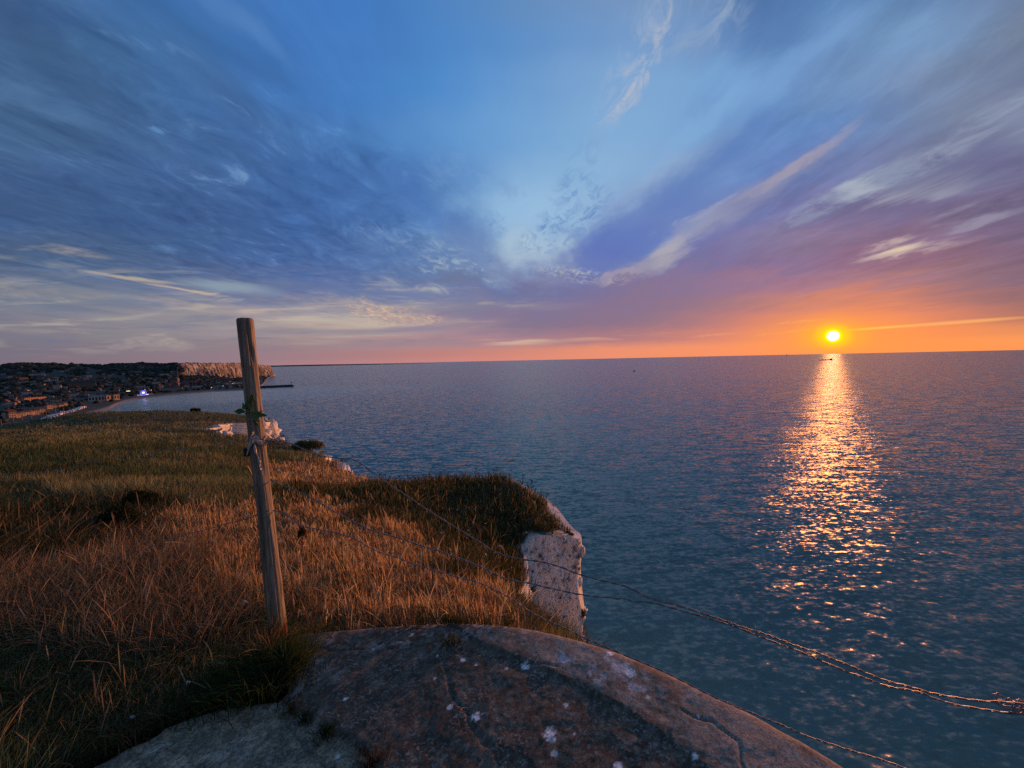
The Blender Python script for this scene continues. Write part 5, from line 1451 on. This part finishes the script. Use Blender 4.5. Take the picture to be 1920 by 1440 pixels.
stall(258, 743, 11, 3, M_VIO, 'violet lit fairground stall left of the ferris wheel'); stall(272, 741.5, 6, 3, M_WHT, 'white lit fairground stall right of the ferris wheel'); stall(279, 740, 12, 2.5, M_CAB, 'unlit pale stall right of the ferris wheel')
M_WARM = simple_mat('warm_lamps', (.8, .6, .3), .4, .1, 1, (1.0, .72, .32), 2.6)
stall(238, 735, 12, 3, M_WARM, 'stall with a warm orange light strip left of the ferris wheel', 'stall', 'lit_kiosk')
M_LAMP = simple_mat('lamp_glass', (.8, .8, .8), .4, .1, 1, (1.0, .93, .85), 5)
def lamp_mesh(parent):
    mb = MB(); mb.cone(0, 0, 0, 8, .25, .15, 6); mb.tube([(0, 0, 8), (1.2, 0, 8.6)], .12, 5); mb.build('pole', M_STEEL, parent)
    mb = MB(); mb.cone(1.4, 0, 8.1, 8.9, .75, .5, 8); mb.build('lamp', M_LAMP, parent)
LM = [(268, 732, 'white street lamp just above the ferris wheel'), (292, 709, 'white street lamp on the slope under the hilltop'), (393, 728, 'white street lamp on the harbour strip, left of the brightest one'), (415, 724.5, 'brightest white street lamp on the harbour strip below the cliffs'),
      (339, 730, 'street lamp at the left end of the harbour strip'), (308, 701, 'street lamp left of the chalk cliffs on the slope'), (280, 733, 'street lamp behind the fairground stalls'), (433, 720, 'rightmost street lamp on the harbour strip')]
l0 = None
for px, py, lab in LM:
    if l0 is None: l0 = empty('street_lamp'); lamp_mesh(l0); o = l0
    else: o = copy_tree(l0)
    o.location = town_at(px, py + 3); tag(o, lab, 'street lamp', 'lit street lamps of the town')

# pier and its beacon
M_PIER = simple_mat('pier_stone', (.045, .045, .05), .9, .3, .3)
def pier(x0, y0, x1, y1, h, w, label, rail=True):
    a = on_level(x0, y0, 0); b = on_level(x1, y1, 0)
    d_ = b - a; L = np.linalg.norm(d_); e = empty('pier', a, math.atan2(d_[1], d_[0])); tag(e, label, 'pier')
    mb = MB(); mb.box(0, L, -w / 2, w / 2, -2, h); mb.cone(L, 0, -2, h + .05, w * .75, w * .75, 14); mb.build('wall', M_PIER, e)
    mb = MB(); mb.box(0, L, -w / 2 + .3, -w / 2 + 1.0, h + .02, h + 1.3); mb.build('parapet', M_PIER, e)
    return b, h
b, h = pier(462, 728.5, 547, 724.5, 6.5, 11, 'long dark stone pier reaching into the bay, with the beacon on its end')
pier(440, 723, 490, 720.5, 4.5, 9, 'shorter grey jetty behind the long dark pier')
e = empty('beacon_tower', (b[0] - 1, b[1], h)); tag(e, 'small dark beacon tower at the end of the long pier', 'beacon')
mb = MB(); mb.cone(0, 0, 0, 9, 2.0, 1.4, 10); mb.build('tower', simple_mat('beacon_white', (.25, .25, .25)), e)
mb = MB(); mb.cone(0, 0, 9.02, 9.6, 2.4, 2.4, 10); mb.cone(0, 0, 9.6, 12, 1.5, 1.3, 8); mb.cone(0, 0, 12.02, 13.6, 1.9, .1, 8); mb.build('lantern', M_PIER, e)

# low coast beyond the headland
n = 90; pxs = np.linspace(480, 800, n); Dc = 26000
A = np.array([[ray(p, YH(p))[0] / ray(p, YH(p))[1] * Dc, Dc] for p in pxs])
hgt = np.clip(90 + (fbm(pxs * .02, pxs * 0, 3, 2) - .5) * 40, 0, 200) * np.clip((800 - pxs) / 260, 0, 1)
V = np.concatenate([np.c_[A, np.full(n, -5.0)], np.c_[A, hgt], np.c_[A + [0, 2500], hgt * .9]])
Q = np.concatenate([np.stack([k * n + np.arange(n - 1), k * n + np.arange(1, n), (k + 1) * n + np.arange(1, n), (k + 1) * n + np.arange(n - 1)], 1) for k in range(2)])
dc = mesh_obj('distant_coast', V, Q, simple_mat('distant_land', (.16, .15, .17), .95, .2, .001)); tag(dc, kind='structure')

# ---------------------------------------------------------------- vessels
M_HULL = simple_mat('ship_hull', (.03, .018, .016), .7, .2, .1); M_SUP = simple_mat('ship_house', (.10, .08, .07), .7, .2, .1)
def hull(mb, L, B, H, deck=0.0):
    st = [(-.5, .75), (-.45, 1), (.38, 1), (.46, .6), (.5, .04)]
    V = []; F = []
    for u, w in st:
        for z_, k in ((-2, .8), (H, 1)):
            V += [(u * L, -B / 2 * w * k, z_), (u * L, B / 2 * w * k, z_)]
    for i in range(len(st) - 1):
        a = i * 4
        F += [(a, a + 4, a + 6, a + 2), (a + 1, a + 3, a + 7, a + 5), (a + 2, a + 6, a + 7, a + 3)]
    F += [(0, 2, 3, 1), (len(V) - 4, len(V) - 3, len(V) - 1, len(V) - 2)]
    mb.add(V, F)
pS = on_level(1547, 675.2, 0)
ship = empty('cargo_ship', pS, math.pi - R(6)); tag(ship, 'long low cargo ship with its bridge at the stern, crossing the sun path', 'cargo ship')
kx = pS[1] / 723
mb = MB(); hull(mb, 23.5 * kx, 3.2 * kx, 1.0 * kx); mb.build('hull', M_HULL, ship)
mb = MB(); mb.box(-11.5 * kx, -9.0 * kx, -1.1 * kx, 1.1 * kx, 1.0 * kx + .1, 2.6 * kx); mb.box(-11 * kx, -10.2 * kx, -.4 * kx, .4 * kx, 2.6 * kx, 3.4 * kx); mb.build('superstructure', M_SUP, ship)
mb = MB()
for u in (-5, 0, 5): mb.box(u * kx - .8 * kx, u * kx + .8 * kx, -kx, kx, 1.0 * kx + .1, 1.35 * kx)
mb.build('hatches', M_HULL, ship)
pB = on_level(1189, 696, 0); kx = pB[1] / 723
boat = empty('fishing_boat', pB, R(10)); tag(boat, 'tiny dark fishing boat alone on the open sea left of the sun path', 'boat')
mb = MB(); hull(mb, 4.6 * kx, 1.6 * kx, .9 * kx); mb.build('hull', M_HULL, boat)
mb = MB(); mb.box(-.9 * kx, .3 * kx, -.5 * kx, .5 * kx, .9 * kx + .05, 1.9 * kx); mb.build('wheelhouse', M_HULL, boat)
pY = on_level(1475, 667.3, 0); kx = pY[1] / 723
yt_ = empty('sailing_boat', pY, R(20)); tag(yt_, 'tiny sailing boat with one upright mast on the horizon', 'sailing boat')
mb = MB(); hull(mb, 2.6 * kx, .8 * kx, .5 * kx); mb.build('hull', M_SUP, yt_)
mb = MB(); mb.cone(0, 0, .5 * kx, 6 * kx, .10 * kx, .05 * kx, 6); mb.build('mast', M_SUP, yt_)
mb = MB(); mb.add([(0, -.03 * kx, .9 * kx), (-1.1 * kx, 0, .9 * kx), (0, 0, 5.6 * kx), (0, .03 * kx, .9 * kx)], [(0, 1, 2), (3, 2, 1), (0, 3, 1)]); mb.build('sail', M_SUP, yt_)
